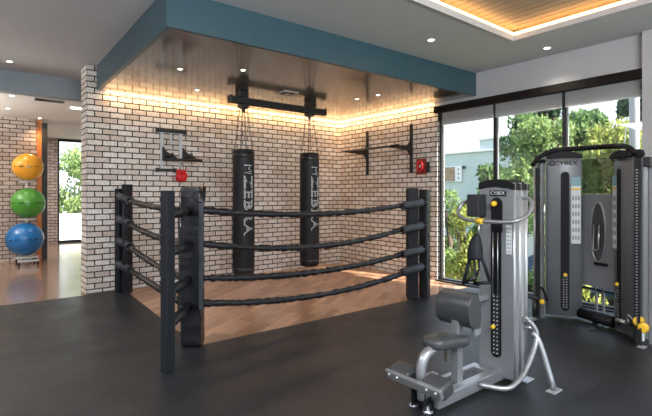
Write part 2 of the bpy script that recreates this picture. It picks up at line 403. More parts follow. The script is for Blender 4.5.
# ------------------------------------------------------------------ structure
WX, WY = 6.056, 7.115            # brick wall planes
SZ, CZ = 2.90, 3.24              # dropped ceiling / main ceiling
GZ = -1.2                        # ground outside
struct('floor', MB().box(-4, 6.2, -5, 15.3, -0.2, 0.0), 'wood_hall')
struct('floor', MB().prism([(1.70, 4.02), (6.2, 4.02), (6.2, WY), (1.87, WY)], Matrix.Identity(4), 0.006), 'wood_ring')
rb = MB()
rb.prism([(-4, -5), (6.06, -5), (6.06, 4.005), (1.685, 4.005), (1.865, WY), (1.36, WY), (1.36, 7.0), (-4, 7.0)], Matrix.Identity(4), 0.012)
struct('floor', rb, 'rubber')
struct('wall_back', MB().box(1.373, 6.25, WY, 7.47, 0, CZ), 'brick_x')
# the end of the back wall carries its own brick return
struct('wall_end', MB().box(1.369, 1.373, WY, 7.47, 0, CZ), 'brick_y')
struct('wall_right', MB().box(WX, 6.25, 4.66, WY + 0.01, 0, SZ + 0.02), 'brick_y')
struct('wall_right_end', MB().box(WX, 6.25, 4.655, 4.66, 0, SZ), 'brick_x')
struct('wall_header', MB().box(WX, 6.25, -5, 4.66, 2.83, CZ + 0.3), 'plaster')
struct('wall_pier', MB().box(5.97, 6.3, 0.9, 1.765, 0, CZ), 'plaster')
struct('wall_rear', MB().box(-4, 6.2, -5.1, -5.0, 2.6, CZ), 'plaster')
struct('wall_left', MB().box(-4.1, -4, -5, 11.7, 0, CZ), 'plaster')
# ceiling with the rectangular coffer opening (far-right corner at 5.136, 2.83)
CX1, CY1, CX0, CY0 = 5.136, 2.83, 1.1, -1.2
cb = MB()
cb.box(-4, CX0, -5, 8.15, CZ, CZ + 0.06); cb.box(CX1, 6.25, -5, 8.15, CZ, CZ + 0.06)
cb.box(CX0, CX1, CY1, 8.15, CZ, CZ + 0.06); cb.box(CX0, CX1, -5, CY0, CZ, CZ + 0.06)
struct('ceiling', cb, 'ceil')
cc = MB()
for a in ((CX0 - .3, CX1 + .3, CY1 + .28, CY1 + .3), (CX0 - .3, CX1 + .3, CY0 - .3, CY0 - .28), (CX0 - .3, CX0 - .28, CY0 - .3, CY1 + .3), (CX1 + .28, CX1 + .3, CY0 - .3, CY1 + .3)):
    cc.box(*a, CZ + 0.06, CZ + 0.30)
cc.box(CX0 - .3, CX1 + .3, CY0 - .3, CY1 + .3, CZ + 0.22, CZ + 0.3)
struct('ceiling_coffer', cc, 'ceil_light')
sl = MB(); x = CX0 - .26
while x < CX1 + .25:
    sl.box(x, x + 0.098, CY0 - .27, CY1 + .27, CZ + 0.15, CZ + 0.165); x += 0.112
struct('ceiling_slats', sl, 'slat')
struct('ceiling_slat_backing', MB().box(CX0 - .28, CX1 + .28, CY0 - .28, CY1 + .28, CZ + 0.180, CZ + 0.19), 'frame')  # black sheet added over the slats so the gaps stay dark
ls = MB(); a_, b_, h0, h1 = 0.004, 0.035, CZ + 0.062, CZ + 0.098
ls.box(CX0 - b_, CX1 + b_, CY1 + a_, CY1 + b_, h0, h1)
ls.box(CX1 + a_, CX1 + b_, CY0 - b_, CY1 + a_, h0, h1)
ls.box(CX0 - b_, CX1 + b_, CY0 - b_, CY0 - a_, h0, h1)
ls.box(CX0 - b_, CX0 - a_, CY0 - a_, CY1 + a_, h0, h1)
tag(center(ls.build('led_strip', 'led')), 'warm glowing light strip hidden along the edge of the wood slatted ceiling recess', 'light strip')
struct('trim_1', MB().box(CX0, CX1, CY1 - 0.012, CY1, CZ - 0.012, CZ + 0.06).box(CX1 - 0.012, CX1, CY0, CY1, CZ - 0.004, CZ + 0.06), 'ceil')
# dropped teal-edged ceiling over the ring
IM = Matrix.Identity(4)
SP = [(1.415, 4.03), (6.056, 3.935), (6.056, WY - 0.001), (1.50, WY - 0.001)]
T0 = IM.copy(); T0[2][3] = SZ
struct('ceiling_soffit_edge', MB().prism([SP[0], SP[1], (6.056, 3.985), (1.466, 4.079)], T0, CZ - SZ - 0.001).prism([SP[3], SP[0], (1.466, 4.079), (1.55, WY - 0.001)], T0, CZ - SZ - 0.001), 'teal')
struct('ceiling_soffit', MB().prism([(1.466, 4.079), (6.056, 3.985), SP[2], (1.55, WY - 0.001)], T0, 0.04), 'soffit')
tag(center(MB().box(1.62, 6.03, WY - 0.030, WY - 0.012, SZ - 0.014, SZ - 0.001).build('led_strip', 'led_cove')), 'thin warm light strip along the top of the long brick wall with the punching bags', 'light strip')
tag(center(MB().box(WX - 0.030, WX - 0.012, 4.72, WY - 0.04, SZ - 0.014, SZ - 0.001).build('led_strip', 'led_cove')), 'thin warm light strip along the top of the short brick wall with the pull-up bar', 'light strip')
# hall beyond the pillar
struct('ceiling_bulkhead', MB().box(-4, 1.6, 8.15, 8.35, 2.93, CZ), 'bulk')
struct('ceiling_hall', MB().box(-4, 3.4, 8.35, 15.3, 3.05, 3.15), 'ceil_light')
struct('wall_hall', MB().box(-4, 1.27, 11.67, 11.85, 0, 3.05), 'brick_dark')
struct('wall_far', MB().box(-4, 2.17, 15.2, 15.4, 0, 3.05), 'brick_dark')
struct('wall_hall_right', MB().box(3.3, 3.4, 7.47, 15.3, 0, 3.1), 'plaster')
wf = MB(); wf.box(2.17, 2.22, 15.2, 15.3, 0, 3.05).box(3.2, 3.3, 15.2, 15.3, 0, 3.05).box(2.22, 3.2, 15.2, 15.3, 0, 0.07).box(2.22, 3.2, 15.2, 15.3, 2.97, 3.05)
fo = struct('window_1', wf, 'frame')
MB().box(2.22, 3.2, 15.24, 15.25, 0.07, 2.97).build('pane', 'glass', fo)
# front window wall: header bar, frame, mullions, panes
WPX = 6.12
wf = MB()
wf.box(WPX - .04, WPX + .06, -5, 4.66, -0.02, 0.05)
wf.box(WPX - .04, WPX + .06, -5, 4.66, 2.60, 2.84)
fo = struct('window_2', wf, 'frame')
for n, y in enumerate((4.60, 3.64, 2.66, 1.735, 0.85, -0.2, -1.25, -2.3, -3.35, -4.4)):
    MB().box(WPX - .035, WPX + .025, y - (0.028 if n else 0.012), y + 0.028, 0.05, 2.60).build('mullion', 'frame', fo)
    if n and n < 9: MB().box(WPX - .04, WPX - .02, y - 0.050, y - 0.030, 0.05, 2.60).build('mullion_edge', 'frame_lt', fo)
ys = (4.60, 3.64, 2.66, 1.735, 0.85, -0.2, -1.25, -2.3, -3.35, -4.4)
for a, b in zip(ys[:-1], ys[1:]):
    MB().box(WPX, WPX + .01, b + 0.028, a - 0.012, 0.05, 2.60).build('pane', 'glass', fo)
struct('trim_2', MB().box(5.965, WX, 1.765, 4.66, 2.725, 2.828), 'valance')
struct('trim_3', MB().box(6.0, WPX - 0.04, -5, 4.655, 0.0, 0.03), 'frame')
for n, (a, b) in enumerate(((4.56, 3.66), (3.62, 2.68), (2.64, 1.80))):
    s_ = thing('roller_shade', (6.06, (a + b) / 2, 2.53), ('pale roller shade rolled up above the window nearest the brick wall', 'pale roller shade rolled up above the middle window pane', 'pale roller shade rolled up above the window pane behind the cable machine')[n], 'roller shade', 'roller shades above the windows')
    MB().box(6.064, 6.067, b, a, 2.54, 2.74).build('fabric', 'shade', s_)
    MB().box(6.058, 6.072, b, a, 2.525, 2.542, 0.003).build('bottom_rail', 'white', s_)
# door jamb and post in the hall
struct('trim_4', MB().box(1.27, 1.365, 11.70, 11.90, 0, 3.05), 'orange_lit_wood')  # orange glow in the reveal put into the jamb colour
struct('trim_5', MB().box(1.365, 1.465, 11.62, 11.95, 0, 2.98), 'frame')

# ------------------------------------------------------------------ recessed lights and vents
def downlight(x, y, z, label, group, power=6, warm=(1.0, 0.88, 0.72), r=0.034):
    t = thing('recessed_downlight', (x, y, z), label, 'ceiling light', group)
    MB().lathe([(r, -0.004), (r + 0.014, -0.006), (r + 0.018, 0.0), (r, 0.001)], (x, y, z), seg=20).build('trim_ring', 'trim_white', t)
    MB().lathe([(0, -0.0035), (r, -0.0035), (r, 0.0)], (x, y, z), seg=20).build('lens', 'lamp', t)
    d = bpy.data.lights.new('spot', 'SPOT'); d.energy = power; d.color = warm; d.spot_size = math.radians(110); d.spot_blend = 0.8; d.shadow_soft_size = 0.05
    o = bpy.data.objects.new('spot', d); COL.objects.link(o); o.location = (0, 0, -0.02); o.parent = t
G1 = 'recessed lights in the main ceiling'
downlight(0.512, 7.613, CZ, 'small round ceiling light at far left, just before the grey bulkhead', G1, 14)
downlight(4.345, 3.429, CZ, 'small round ceiling light right in front of the teal edge', G1, 18)
downlight(5.714, 2.708, CZ, 'small round ceiling light between the glowing recess and the window wall', G1, 18)
for x, y in ((0.4, 3.6), (-1.5, 5.5), (-1.5, 2.0), (5.7, 0.2), (0.3, 0.6)):  # extra downlights out of view, added for their light
    downlight(x, y, CZ, 'unseen fill light added in the ceiling as a small round downlight', G1, 20)
G2 = 'recessed lights in the hall ceiling'
downlight(0.649, 9.161, 3.05, 'upper of two small round hall ceiling lights at far left', G2, 10)
downlight(0.685, 10.55, 3.05, 'lower of two small round hall ceiling lights, above the brick hall wall', G2, 8)
downlight(1.30, 11.45, 3.05, 'glowing ceiling light right above the orange-lit door jamb', G2, 22, (1.0, 0.6, 0.3), 0.03)
downlight(2.2, 9.8, 3.05, 'unseen hall fill light added beyond the pillar', G2, 20)  # extra downlight, out of sight, added to light the hall
G3 = 'recessed lights in the dark plank ceiling'
for (x, y, lb) in ((2.025, 5.307, 'small recessed light in plank ceiling, nearest the teal corner'), (2.632, 4.877, 'recessed light in plank ceiling in front of the left end of the bag beam'),
                   (2.62, 6.217, 'recessed light in plank ceiling nearest the brick wall above the glove rack'), (4.87, 4.83, 'brighter of two recessed lights in plank ceiling at right'),
                   (4.817, 5.237, 'dimmer of two recessed lights in plank ceiling at right')):
    downlight(x, y, SZ, lb, G3, 6, r=0.022)
def vent(x, y, z, a, b, label, m='trim_white'):
    t = thing('ceiling_vent', (x, y, z), label, 'vent')
    MB().box(x - a, x + a, y - b, y + b, z - 0.012, z - 0.002, 0.003).build('frame', m, t)
    k = MB()
    for i in range(5):
        yy = y - b + 0.03 + i * (2 * b - 0.06) / 4
        k.box(x - a + 0.02, x + a - 0.02, yy - 0.010, yy + 0.010, z - 0.018, z - 0.012)
    k.build('louvre', 'black_metal', t)
vent(1.19, 9.17, 3.05, 0.24, 0.12, 'white rectangular air vent with dark louvres in the hall ceiling')
t = thing('ceiling_vent', (3.73, 5.572, SZ), 'square grey air diffuser in dark plank ceiling above the bag beam', 'vent')
MB().box(3.60, 3.86, 5.44, 5.70, SZ - 0.010, SZ - 0.001, 0.003).build('frame', 'ceil_light', t)
MB().box(3.64, 3.82, 5.48, 5.66, SZ - 0.018, SZ - 0.010, 0.003).build('cone', 'black_metal', t)
MB().box(3.69, 3.77, 5.53, 5.61, SZ - 0.024, SZ - 0.018, 0.003).build('core', 'ceil_light', t)
tag(center(MB().box(1.60, 2.05, 9.62, 9.72, 3.035, 3.048, 0.004).build('linear_light', 'lamp')), 'slim linear light in the hall ceiling next to the pillar', 'ceiling light')

# ------------------------------------------------------------------ boxing ring
def wobble(pts, amp, seed):
    rnd = random.Random(seed)
    return [Vector(p) + Vector((rnd.uniform(-amp, amp), rnd.uniform(-amp, amp), rnd.uniform(-amp, amp))) for p in pts]
ring = thing('boxing_ring', (3.2, 5.2, 0), 'black boxing ring corner set with four sagging padded ropes on two sides', 'boxing ring')
def post(x, y, s, h, rot, m, bev=0.006, nm='post'):
    return MB(Matrix.Translation((x, y, 0)) @ Matrix.Rotation(rot, 4, 'Z')).box(-s / 2, s / 2, -s / 2, s / 2, 0.012, h, bev).build(nm, m, ring)
# front corner
post(1.262, 3.565, 0.080, 1.435, math.radians(20), 'post_black')
# padded corner cushion with creases
def cushion(x, y, w, d, h, rot, seed):
    rnd = random.Random(seed); X = Matrix.Translation((x, y, 0)) @ Matrix.Rotation(rot, 4, 'Z')
    b = MB(X); N = 42; base = rrect(-w / 2, w / 2, -d / 2, d / 2, min(w, d) * 0.12, 4); rings = []
    for i in range(N + 1):
        z = 0.014 + (h - 0.014) * i / N
        e = 0.9 if i in (0, N) else 1.0
        sh = [rnd.uniform(-0.006, 0.006) for _ in range(len(base))]
        c_ = 1 - (0.035 if i % 4 == 0 else 0) 
        rings.append([b.bm.verts.new(X @ Vector((u * e * c_ + sh[k], v * e * c_ + sh[k] * 0.8, z + 0.010 * math.sin(k * 0.9 + seed)))) for k, (u, v) in enumerate(base)])
    for i in range(N):
        for k in range(len(base)):
            k2 = (k + 1) % len(base); f = b.bm.faces.new((rings[i][k], rings[i][k2], rings[i + 1][k2], rings[i + 1][k])); f.smooth = True
    b.bm.faces.new(rings[0][::-1]); b.bm.faces.new(rings[-1])
    return b.build('corner_cushion', 'black_vinyl', ring)
FX, FY = 1.68, 4.04
cushion(FX - 0.02, FY, 0.185, 0.14, 1.475, HEAD - PI / 2, 3)
# left rear corner
post(1.735, 6.87, 0.075, 1.49, math.radians(35), 'post_black')
post(1.83, 6.80, 0.105, 1.55, math.radians(35), 'post_black')
# right corner
RX, RY = 4.745, 4.06
post(RX, RY, 0.150, 1.495, HEAD - PI / 2, 'post_black', 0.012)
post(4.93, 4.00, 0.120, 1.475, math.radians(20), 'black_metal')
MB().box(4.86, 4.885, 3.90, 3.93, 0.30, 1.40, 0.004, Euler((0, 0, 0.3))).build('strap', 'foam_grey', ring)
RZ = (1.258, 0.948, 0.632, 0.40)
def rope(p0, p1, sag, inward, seed, name='rope', r=0.037):
    A, B = Vector(p0), Vector(p1); pts = []; N = 80
    for i in range(N + 1):
        t = i / N; q = A.lerp(B, t); k = 4 * t * (1 - t)
        pts.append(q + Vector((0, 0, -sag * k)) + Vector(inward) * k)
    pts = wobble(pts, 0.0018, seed)
    rnd = random.Random(seed); tw = [rnd.uniform(0.72, 1.10) for _ in range(N + 2)]
    return MB().tube(pts, r, 10, taper=lambda t: tw[int(t * N)] * (1.0 if 0.02 < t < 0.98 else 0.9)).build(name, 'rope', ring)
def sleeve(p0, p1, r=0.036, m='foam_grey'):
    MB().tube([p0, p1], r, 16).build('turnbuckle_cover', m, ring)
sags = (0.075, 0.125, 0.085, 0.105)
for i, z in enumerate(RZ):
    d = 0.0 if i < 3 else -0.02
    rope((FX + 0.055, FY - 0.045, z + 0.0), (4.50, 4.00, z + (0.012 if i < 2 else d)), sags[i], (0, 0, 0), 20 + i)
    # left side ropes
    zl = (1.30, 0.985, 0.675, 0.35)[i]
    rope((1.795, 6.55, zl + 0.02), (FX - 0.01, FY + 0.07, z - (0.0, 0.02, 0.03, 0.06)[i]), (0.025, 0.04, 0.045, 0.0)[i], (0, 0, 0), 40 + i)
    # foam covers: front corner (outer post to cushion)
    sleeve((1.300, 3.655, z - (0.01, 0.01, 0.02, 0.055)[i]), (1.63, 4.035, z - 0.005), 0.044, 'rope')
    MB().tube([(1.290, 3.643, z - (0.01, 0.01, 0.02, 0.055)[i]), (1.315, 3.672, z - (0.01, 0.01, 0.02, 0.055)[i])], 0.050, 16).build('cover_end', 'foam_grey', ring)
    # right corner
    sleeve((4.46, 3.985, z - 0.005), (4.78, 3.92, z + 0.045), 0.052)
    MB().tube([(4.78, 3.92, z + 0.045), (4.90, 3.92, z + 0.04)], 0.016, 8).build('turnbuckle', 'black_metal', ring)
    # left rear corner
    sleeve((1.70, 6.76, zl + 0.09), (1.795, 6.56, zl + 0.02), 0.050)
    MB().tube([Vector((1.795 + 0.050 * math.cos(a), 6.53, zl + 0.02 + 0.050 * math.sin(a))) for a in [math.radians(-150 + 30 * k) for k in range(11)]], 0.012, 8).build('cover_end', 'foam_grey', ring)
# tie straps
MB().box(FX - 0.006, FX + 0.034, FY - 0.125, FY - 0.100, 0.36, 1.36, 0.005, Matrix.Rotation(HEAD - PI / 2, 3, 'Z')).build('strap', 'foam_grey', ring)
MB().tube([(FX - 0.07, FY - 0.02, 1.46), (FX + 0.02, FY - 0.12, 1.33), (FX + 0.075, FY - 0.05, 1.47)], 0.014, 8, smooth_n=4).build('tie', 'rope', ring)
pts = []
for k in range(25): pts.append((4.895 + 0.02 * math.sin(k * 1.7), 3.925, 1.38 - k * 0.045))
MB().tube(pts, 0.011, 6, smooth_n=2).build('tie', 'rope', ring)
MB().tube([(1.74, 6.66, 1.36), (1.73, 6.60, 0.9), (1.74, 6.63, 0.40)], 0.012, 6, smooth_n=5).build('tie', 'rope', ring)
MB().tube([(1.46, 3.86, 1.27), (1.47, 3.86, 0.8), (1.46, 3.86, 0.36)], 0.010, 6, smooth_n=5).build('tie', 'rope', ring)

# ------------------------------------------------------------------ bag beam and bags
BY = 5.9
bb = thing('bag_hanger_beam', (3.83, BY, 2.72), 'black steel beam under the plank ceiling that carries two punching bags', 'beam')
MB().box(2.978, 4.686, BY - 0.048, BY + 0.048, 2.722, 2.812, 0.006).build('beam', 'black_metal', bb)
MB().box(2.978, 4.686, BY - 0.07, BY + 0.07, 2.722, 2.735, 0.003).build('lower_flange', 'black_metal', bb)
for x in (2.978, 4.686): MB().box(x - 0.012, x + 0.012, BY - 0.065, BY + 0.065, 2.712, 2.825, 0.004).build('end_plate', 'black_metal', bb)
for x in (3.165, 4.40): MB().box(x - 0.075, x + 0.075, BY - 0.07, BY + 0.07, 2.812, SZ, 0.01).build('ceiling_mount', 'black_metal', bb)
def make_bag():
    x = 3.192
    t = thing('punching_bag', (x, BY, 0.22), 'left black punching bag with white outline lettering hanging on chains', 'punching bag', 'punching bags on the beam')
    r = 0.158
    prof = [(0, 0.233), (r * 0.6, 0.233), (r * 0.9, 0.247), (r * 0.985, 0.284), (r, 0.348), (r * 1.02, 0.756), (r * 0.99, 1.185), (r * 0.985, 1.937), (r * 0.99, 2.028), (r * 0.93, 2.057), (r * 0.5, 2.063), (0, 2.063)]
    body = MB().lathe(prof, (x, BY, 0), seg=40).build('bag_body', 'black_bag', t)
    for z in (0.327, 1.969): MB().lathe([(r * 0.99, z - 0.03), (r * 1.025, z - 0.025), (r * 1.025, z + 0.025), (r * 0.99, z + 0.03)], (x, BY, 0), seg=40).build('band', 'black_vinyl', t)
    # lettering wrapped round the bag, reading downwards
    cdir = math.atan2(-BY, -x)           # direction to the camera
    def wrap(me, ang0, ztop):
        for v in me.vertices:
            a = ang0 + v.co.y / r; z = ztop - v.co.x
            rr = r * 1.012 + v.co.z
            v.co = Vector((x + rr * math.cos(a), BY + rr * math.sin(a), z))
        return me
    a0 = cdir + 0.42
    me = wrap(text_mesh('ZEBRA', 0.188, outline=0.0048, align='LEFT', sx=1.47, space=1.05), a0, 1.675)
    put_text('lettering', me, Matrix.Identity(4), 'white', t)
    # folded-ribbon emblem above the lettering
    em = MB(); s = 0.054
    for z0 in (0.0,):
        path = [(-1, 1.1), (0.9, 1.1), (0.1, 0.25), (1.0, -0.5), (-1, -0.9), (1.0, -1.1)]
        pts = []
        for (u, v) in path:
            a = a0 + u * s / r; pts.append((x + r * 1.015 * math.cos(a), BY + r * 1.015 * math.sin(a), 1.765 + v * s))
        em.tube(pts, 0.007, 6)
    em.build('emblem', 'white', t)
    # chains
    top = Vector((x, BY, 2.69))
    for k in range(4):
        a = PI / 4 + k * PI / 2
        lo = Vector((x + r * 0.85 * math.cos(a), BY + r * 0.85 * math.sin(a), 2.045))
        top = Vector((x + 0.05 * math.cos(a), BY + 0.05 * math.sin(a), 2.69))
        ch = MB(); n = 14; d = (lo - top)
        for j in range(n):
            c = top + d * ((j + 0.5) / n); h = d.normalized() * 0.021
            sd = Vector((math.cos(a + (PI / 2 if j % 2 else 0)), math.sin(a + (PI / 2 if j % 2 else 0)), 0)) * 0.009
            ch.tube([c - h, c - h * 0.6 + sd, c + h * 0.6 + sd, c + h, c + h * 0.6 - sd, c - h * 0.6 - sd], 0.0055, 5, closed=True)
        ch.build('chain', 'chain', t)
    sw = MB(); sw.box(x - 0.065, x + 0.065, BY - 0.06, BY + 0.06, 2.665, 2.721, 0.008); sw.lathe([(0, 2.60), (0.025, 2.61), (0.025, 2.64), (0.042, 2.645), (0.042, 2.67)], (x, BY, 0), seg=16)
    sw.build('swivel', 'black_metal', t)
    return t
bag = make_bag()
dup(bag, (4.386, BY, 0.236), 'right black punching bag with white outline lettering, nearer the wall corner', 'punching bags on the beam')

# ------------------------------------------------------------------ wall-mounted gear
pb = thing('pull_up_bar', (WX, 5.72, 1.76), 'black wall-mounted pull-up bar with two tall brackets on the short brick wall', 'pull-up bar')
for y in (6.27, 5.183):
    MB().box(WX - 0.045, WX - 0.002, y - 0.021, y + 0.021, 1.78, 2.62, 0.005).build('bracket', 'black_metal', pb)
    fr = Matrix(((1, 0, 0, 0), (0, 0, 1, y - 0.012), (0, 1, 0, 0), (0, 0, 0, 1)))
    MB().prism([(WX - 0.04, 2.36), (WX - 0.12, 2.235), (WX - 0.50, 2.220), (WX - 0.56, 2.21), (WX - 0.56, 2.18), (WX - 0.12, 2.165), (WX - 0.04, 2.06)], fr, 0.024, 0.003).build('arm', 'black_metal', pb)
MB().tube([(WX - 0.52, 6.42, 2.205), (WX - 0.52, 5.02, 2.205)], 0.017, 10).build('bar', 'black_metal', pb)
MB().tube([(WX - 0.52, 5.20, 2.205), (WX - 0.52, 5.02, 2.205)], 0.026, 10).build('grip', 'rope', pb)
rk = thing('wall_rack', (2.56, WY, 1.75), 'black folding wall rack with two bracket arms on the long brick wall', 'rack')
MB().box(2.33, 2.80, WY - 0.05, WY - 0.002, 2.375, 2.425, 0.006).build('top_bar', 'black_metal', rk)
for x in (2.42, 2.72): MB().box(x - 0.022, x + 0.022, WY - 0.026, WY - 0.003, 1.74, 2.38, 0.003).build('upright', 'white', rk)
MB().box(2.555, 2.58, WY - 0.02, WY - 0.003, 2.20, 2.38, 0.003).build('upright', 'white', rk)
MB().box(2.33, 2.64, WY - 0.05, WY - 0.002, 1.765, 1.81, 0.006).build('lower_bar', 'black_metal', rk)
for x in (2.42, 2.74):
    fr = Matrix(((0.70, 0, 0.70, x), (-0.71, 0, 0.70, WY - 0.03), (0, 1, 0, 0), (0, 0, 0, 1)))
    MB().prism([(0, 1.95), (0, 2.15), (0.02, 2.15), (0.07, 2.07), (0.20, 2.01), (0.24, 1.98), (0.24, 1.95)], fr, 0.025, 0.003).build('arm', 'black_metal', rk)
MB().tube([(2.40, WY - 0.12, 1.945), (3.00, WY - 0.20, 1.955)], 0.022, 10).build('crossbar', 'black_metal', rk)
for x in (2.45, 2.76): MB().tube([(x, WY - 0.08, 1.99), (x + 0.10, WY - 0.16, 2.03)], 0.030, 10).build('roller', 'rope', rk)
for x in (2.345, 2.785): MB().box(x - 0.02, x + 0.02, WY - 0.07, WY - 0.002, 2.365, 2.435, 0.005).build('end_block', 'black_metal', rk)
for x in (2.345, 2.62): MB().box(x - 0.02, x + 0.02, WY - 0.07, WY - 0.002, 1.755, 1.82, 0.005).build('end_block', 'black_metal', rk)
gl = thing('boxing_gloves', (2.70, WY - 0.12, 1.60), 'pair of red boxing gloves hanging below the wall rack', 'boxing gloves')
for dx in (-0.028, 0.036):
    g = MB(); x = 2.695 + dx; y = WY - 0.10
    g.ball((x, y, 1.675), 0.062, 16, (0.95, 0.95, 1.15)); g.ball((x + 0.03 * (1 if dx > 0 else -1), y - 0.03, 1.70), 0.03, 12, (0.9, 0.9, 1.6))
    g.tube([(x, y, 1.72), (x, y, 1.80)], 0.042, 12, taper=lambda t: 0.85 + 0.25 * t)
    g.build('glove', 'red', gl)
MB().tube([(2.67, WY - 0.10, 1.79), (2.70, WY - 0.14, 1.91), (2.73, WY - 0.10, 1.79)], 0.006, 6, smooth_n=3).build('lace', 'black_metal', gl)
fa = thing('fire_hose_reel', (WX, 4.95, 1.75), 'red square fire hose box with coiled ring on the short brick wall', 'fire hose box')
MB().box(WX - 0.05, WX - 0.002, 4.87, 5.05, 1.745, 2.01, 0.008).build('box', 'red_box', fa)
MB().tube([(WX - 0.062, 4.965 + 0.055 * math.cos(a), 1.885 + 0.075 * math.sin(a)) for a in [k * PI / 8 for k in range(16)]], 0.020, 8, closed=True).build('coil', 'red', fa)
MB().box(WX - 0.055, WX - 0.048, 4.95, 4.99, 1.86, 1.91, 0.002).build('label', 'white', fa)
tag(center(MB().box(WX - 0.035, WX - 0.002, 4.80, 4.845, 1.77, 1.95, 0.008).build('extinguisher_hook', 'darkgrey')), 'small dark wall box right beside the red fire hose box', 'wall box')

# ------------------------------------------------------------------ exercise balls on their stand
def ball_mat(name, col):
    m = mat(name, col, 0.32, coat=0.3); nt = m.node_tree; b = nt.nodes['Principled BSDF']
    tc = nt.nodes.new('ShaderNodeTexCoord'); sp = nt.nodes.new('ShaderNodeSeparateXYZ'); nt.links.new(tc.outputs['Object'], sp.inputs[0])
    ab = nt.nodes.new('ShaderNodeMath'); ab.operation = 'ABSOLUTE'; nt.links.new(sp.outputs['Z'], ab.inputs[0])
    lt = nt.nodes.new('ShaderNodeMath'); lt.operation = 'LESS_THAN'; lt.inputs[1].default_value = 0.016; nt.links.new(ab.outputs[0], lt.inputs[0])
    nz = nt.nodes.new('ShaderNodeTexNoise'); nz.inputs['Scale'].default_value = 22; nt.links.new(tc.outputs['Object'], nz.inputs['Vector'])
    gt = nt.nodes.new('ShaderNodeMath'); gt.operation = 'GREATER_THAN'; gt.inputs[1].default_value = 0.52; nt.links.new(nz.outputs['Fac'], gt.inputs[0])
    mu = nt.nodes.new('ShaderNodeMath'); mu.operation = 'MULTIPLY'; nt.links.new(lt.outputs[0], mu.inputs[0]); nt.links.new(gt.outputs[0], mu.inputs[1])
    mx = nt.nodes.new('ShaderNodeMix'); mx.data_type = 'RGBA'; mx.inputs[6].default_value = (*col, 1); mx.inputs[7].default_value = (*[c * 0.12 for c in col], 1)
    nt.links.new(mu.outputs[0], mx.inputs[0]); nt.links.new(mx.outputs[2], b.inputs['Base Color'])
    return m
BX, BYY = 1.03, 10.9
M['ball_y'] = ball_mat('ball_yellow', (0.80, 0.36, 0.02)); M['ball_g'] = ball_mat('ball_green', (0.07, 0.30, 0.035)); M['ball_b'] = ball_mat('ball_blue', (0.010, 0.15, 0.42))
for (x, z, r, m, c) in ((BX + 0.008, 1.964, 0.272, 'ball_y', 'yellow'), (BX + 0.008, 1.239, 0.302, 'ball_g', 'green'), (BX - 0.045, 0.516, 0.330, 'ball_b', 'blue')):
    o = MB().ball((0, 0, 0), r, 40).build('exercise_ball', m); o.location = (x, BYY, z)
    tag(o, {'yellow': 'yellow exercise ball at the top of the ball stand', 'green': 'green exercise ball in the middle of the ball stand', 'blue': 'blue exercise ball at the bottom of the ball stand'}[c], 'exercise ball', 'exercise balls on the stand')
st = thing('ball_stand', (BX, BYY + 0.1, 0), 'white upright stand holding three exercise balls against the hall wall', 'ball stand')
MB().tube([(BX + 0.02, BYY + 0.36, 0.12), (BX + 0.02, BYY + 0.36, 1.9)], 0.022, 12).build('pole', 'white', st)
for z, r in ((1.655, 0.14), (0.895, 0.15), (0.145, 0.19)):
    k = MB().tube([(BX + r * math.cos(a), BYY + r * math.sin(a), z + 0.012) for a in [i * PI / 12 for i in range(24)]], 0.011, 8, closed=True)
    k.tube([(BX, BYY + r, z + 0.012), (BX + 0.02, BYY + 0.36, z)], 0.012, 8); k.build('ball_ring', 'white', st)
MB().box(BX - 0.18, BX + 0.18, BYY - 0.20, BYY - 0.15, 0.075, 0.115, 0.006).box(BX - 0.025, BX + 0.065, BYY - 0.2, BYY + 0.40, 0.075, 0.115, 0.006).box(BX - 0.22, BX + 0.22, BYY + 0.34, BYY + 0.39, 0.075, 0.115, 0.006).build('base', 'silver_lt', st)
for dx in (-0.16, 0.16):
    for dy in (-0.175, 0.365):
        MB().lathe([(0, -0.016), (0.034, -0.016), (0.038, 0), (0.034, 0.016), (0, 0.016)], (BX + dx, BYY + dy, 0.039), 'X', 16).build('caster', 'black', st)

# ------------------------------------------------------------------ abdominal crunch machine
am = thing('abdominal_machine', (2.85, 1.87, 0.012), 'silver grey weight machine with charcoal seat pad, roll back pad and foot rest', 'exercise machine')
TX, TY0, TY1 = 3.10, 1.708, 1.985
YM = (TY0 + TY1) / 2
fw = frame((TX, 0, 0), (0, -1, 0))           # u = -y, v = z, w = u x v
def ypoly(y0, y1, z0, z1, r, n=5): return [(-u, v) for u, v in rrect(y0, y1, z0, z1, r, n)]
def px(b, poly, x0, x1, bev=0.0):            # prism in the y/z plane between x0 and x1
    m_ = Matrix(((0, 0, 1, x0), (-1, 0, 0, 0), (0, 1, 0, 0), (0, 0, 0, 1)))
    return b.prism(poly, m_, x1 - x0, bev)
px(MB(), ypoly(TY0, TY1, 0.06, 1.470, 0.012), TX, 3.175, 0.004).build('front_shroud', 'shroud', am)
MB().box(3.176, 3.300, TY0 + 0.012, TY1 - 0.005, 0.05, 1.470, 0.012).build('side_shroud', 'shroud_side', am)
for x in (3.115, 3.195, 3.285): MB().tube([(x, TY0 + 0.008, 0.05), (x, TY0 + 0.008, 1.49)], 0.015, 12).build('column', 'silver_lt', am)
cp = MB()
cpp = [(-TY1 - 0.006, 1.440), (-TY1 + 0.06, 1.455), (-YM, 1.460), (-TY0 - 0.05, 1.452), (-TY0 + 0.006, 1.435), (-TY0 + 0.006, 1.480), (-TY0 - 0.05, 1.505), (-YM, 1.518), (-TY1 + 0.06, 1.512), (-TY1 - 0.006, 1.492)]
px(cp, cpp, TX - 0.006, 3.312, 0.004).build('top_cap', 'black', am)
px(MB(), ypoly(1.765, 1.895, 1.392, 1.434, 0.006), TX - 0.007, TX, 0).build('name_plate', 'black', am)
me = text_mesh('CYBEX', 0.036, sx=1.05); lx = frame((TX - 0.0085, 1.830, 1.413), (0, -1, 0)) @ Matrix.Identity(4)
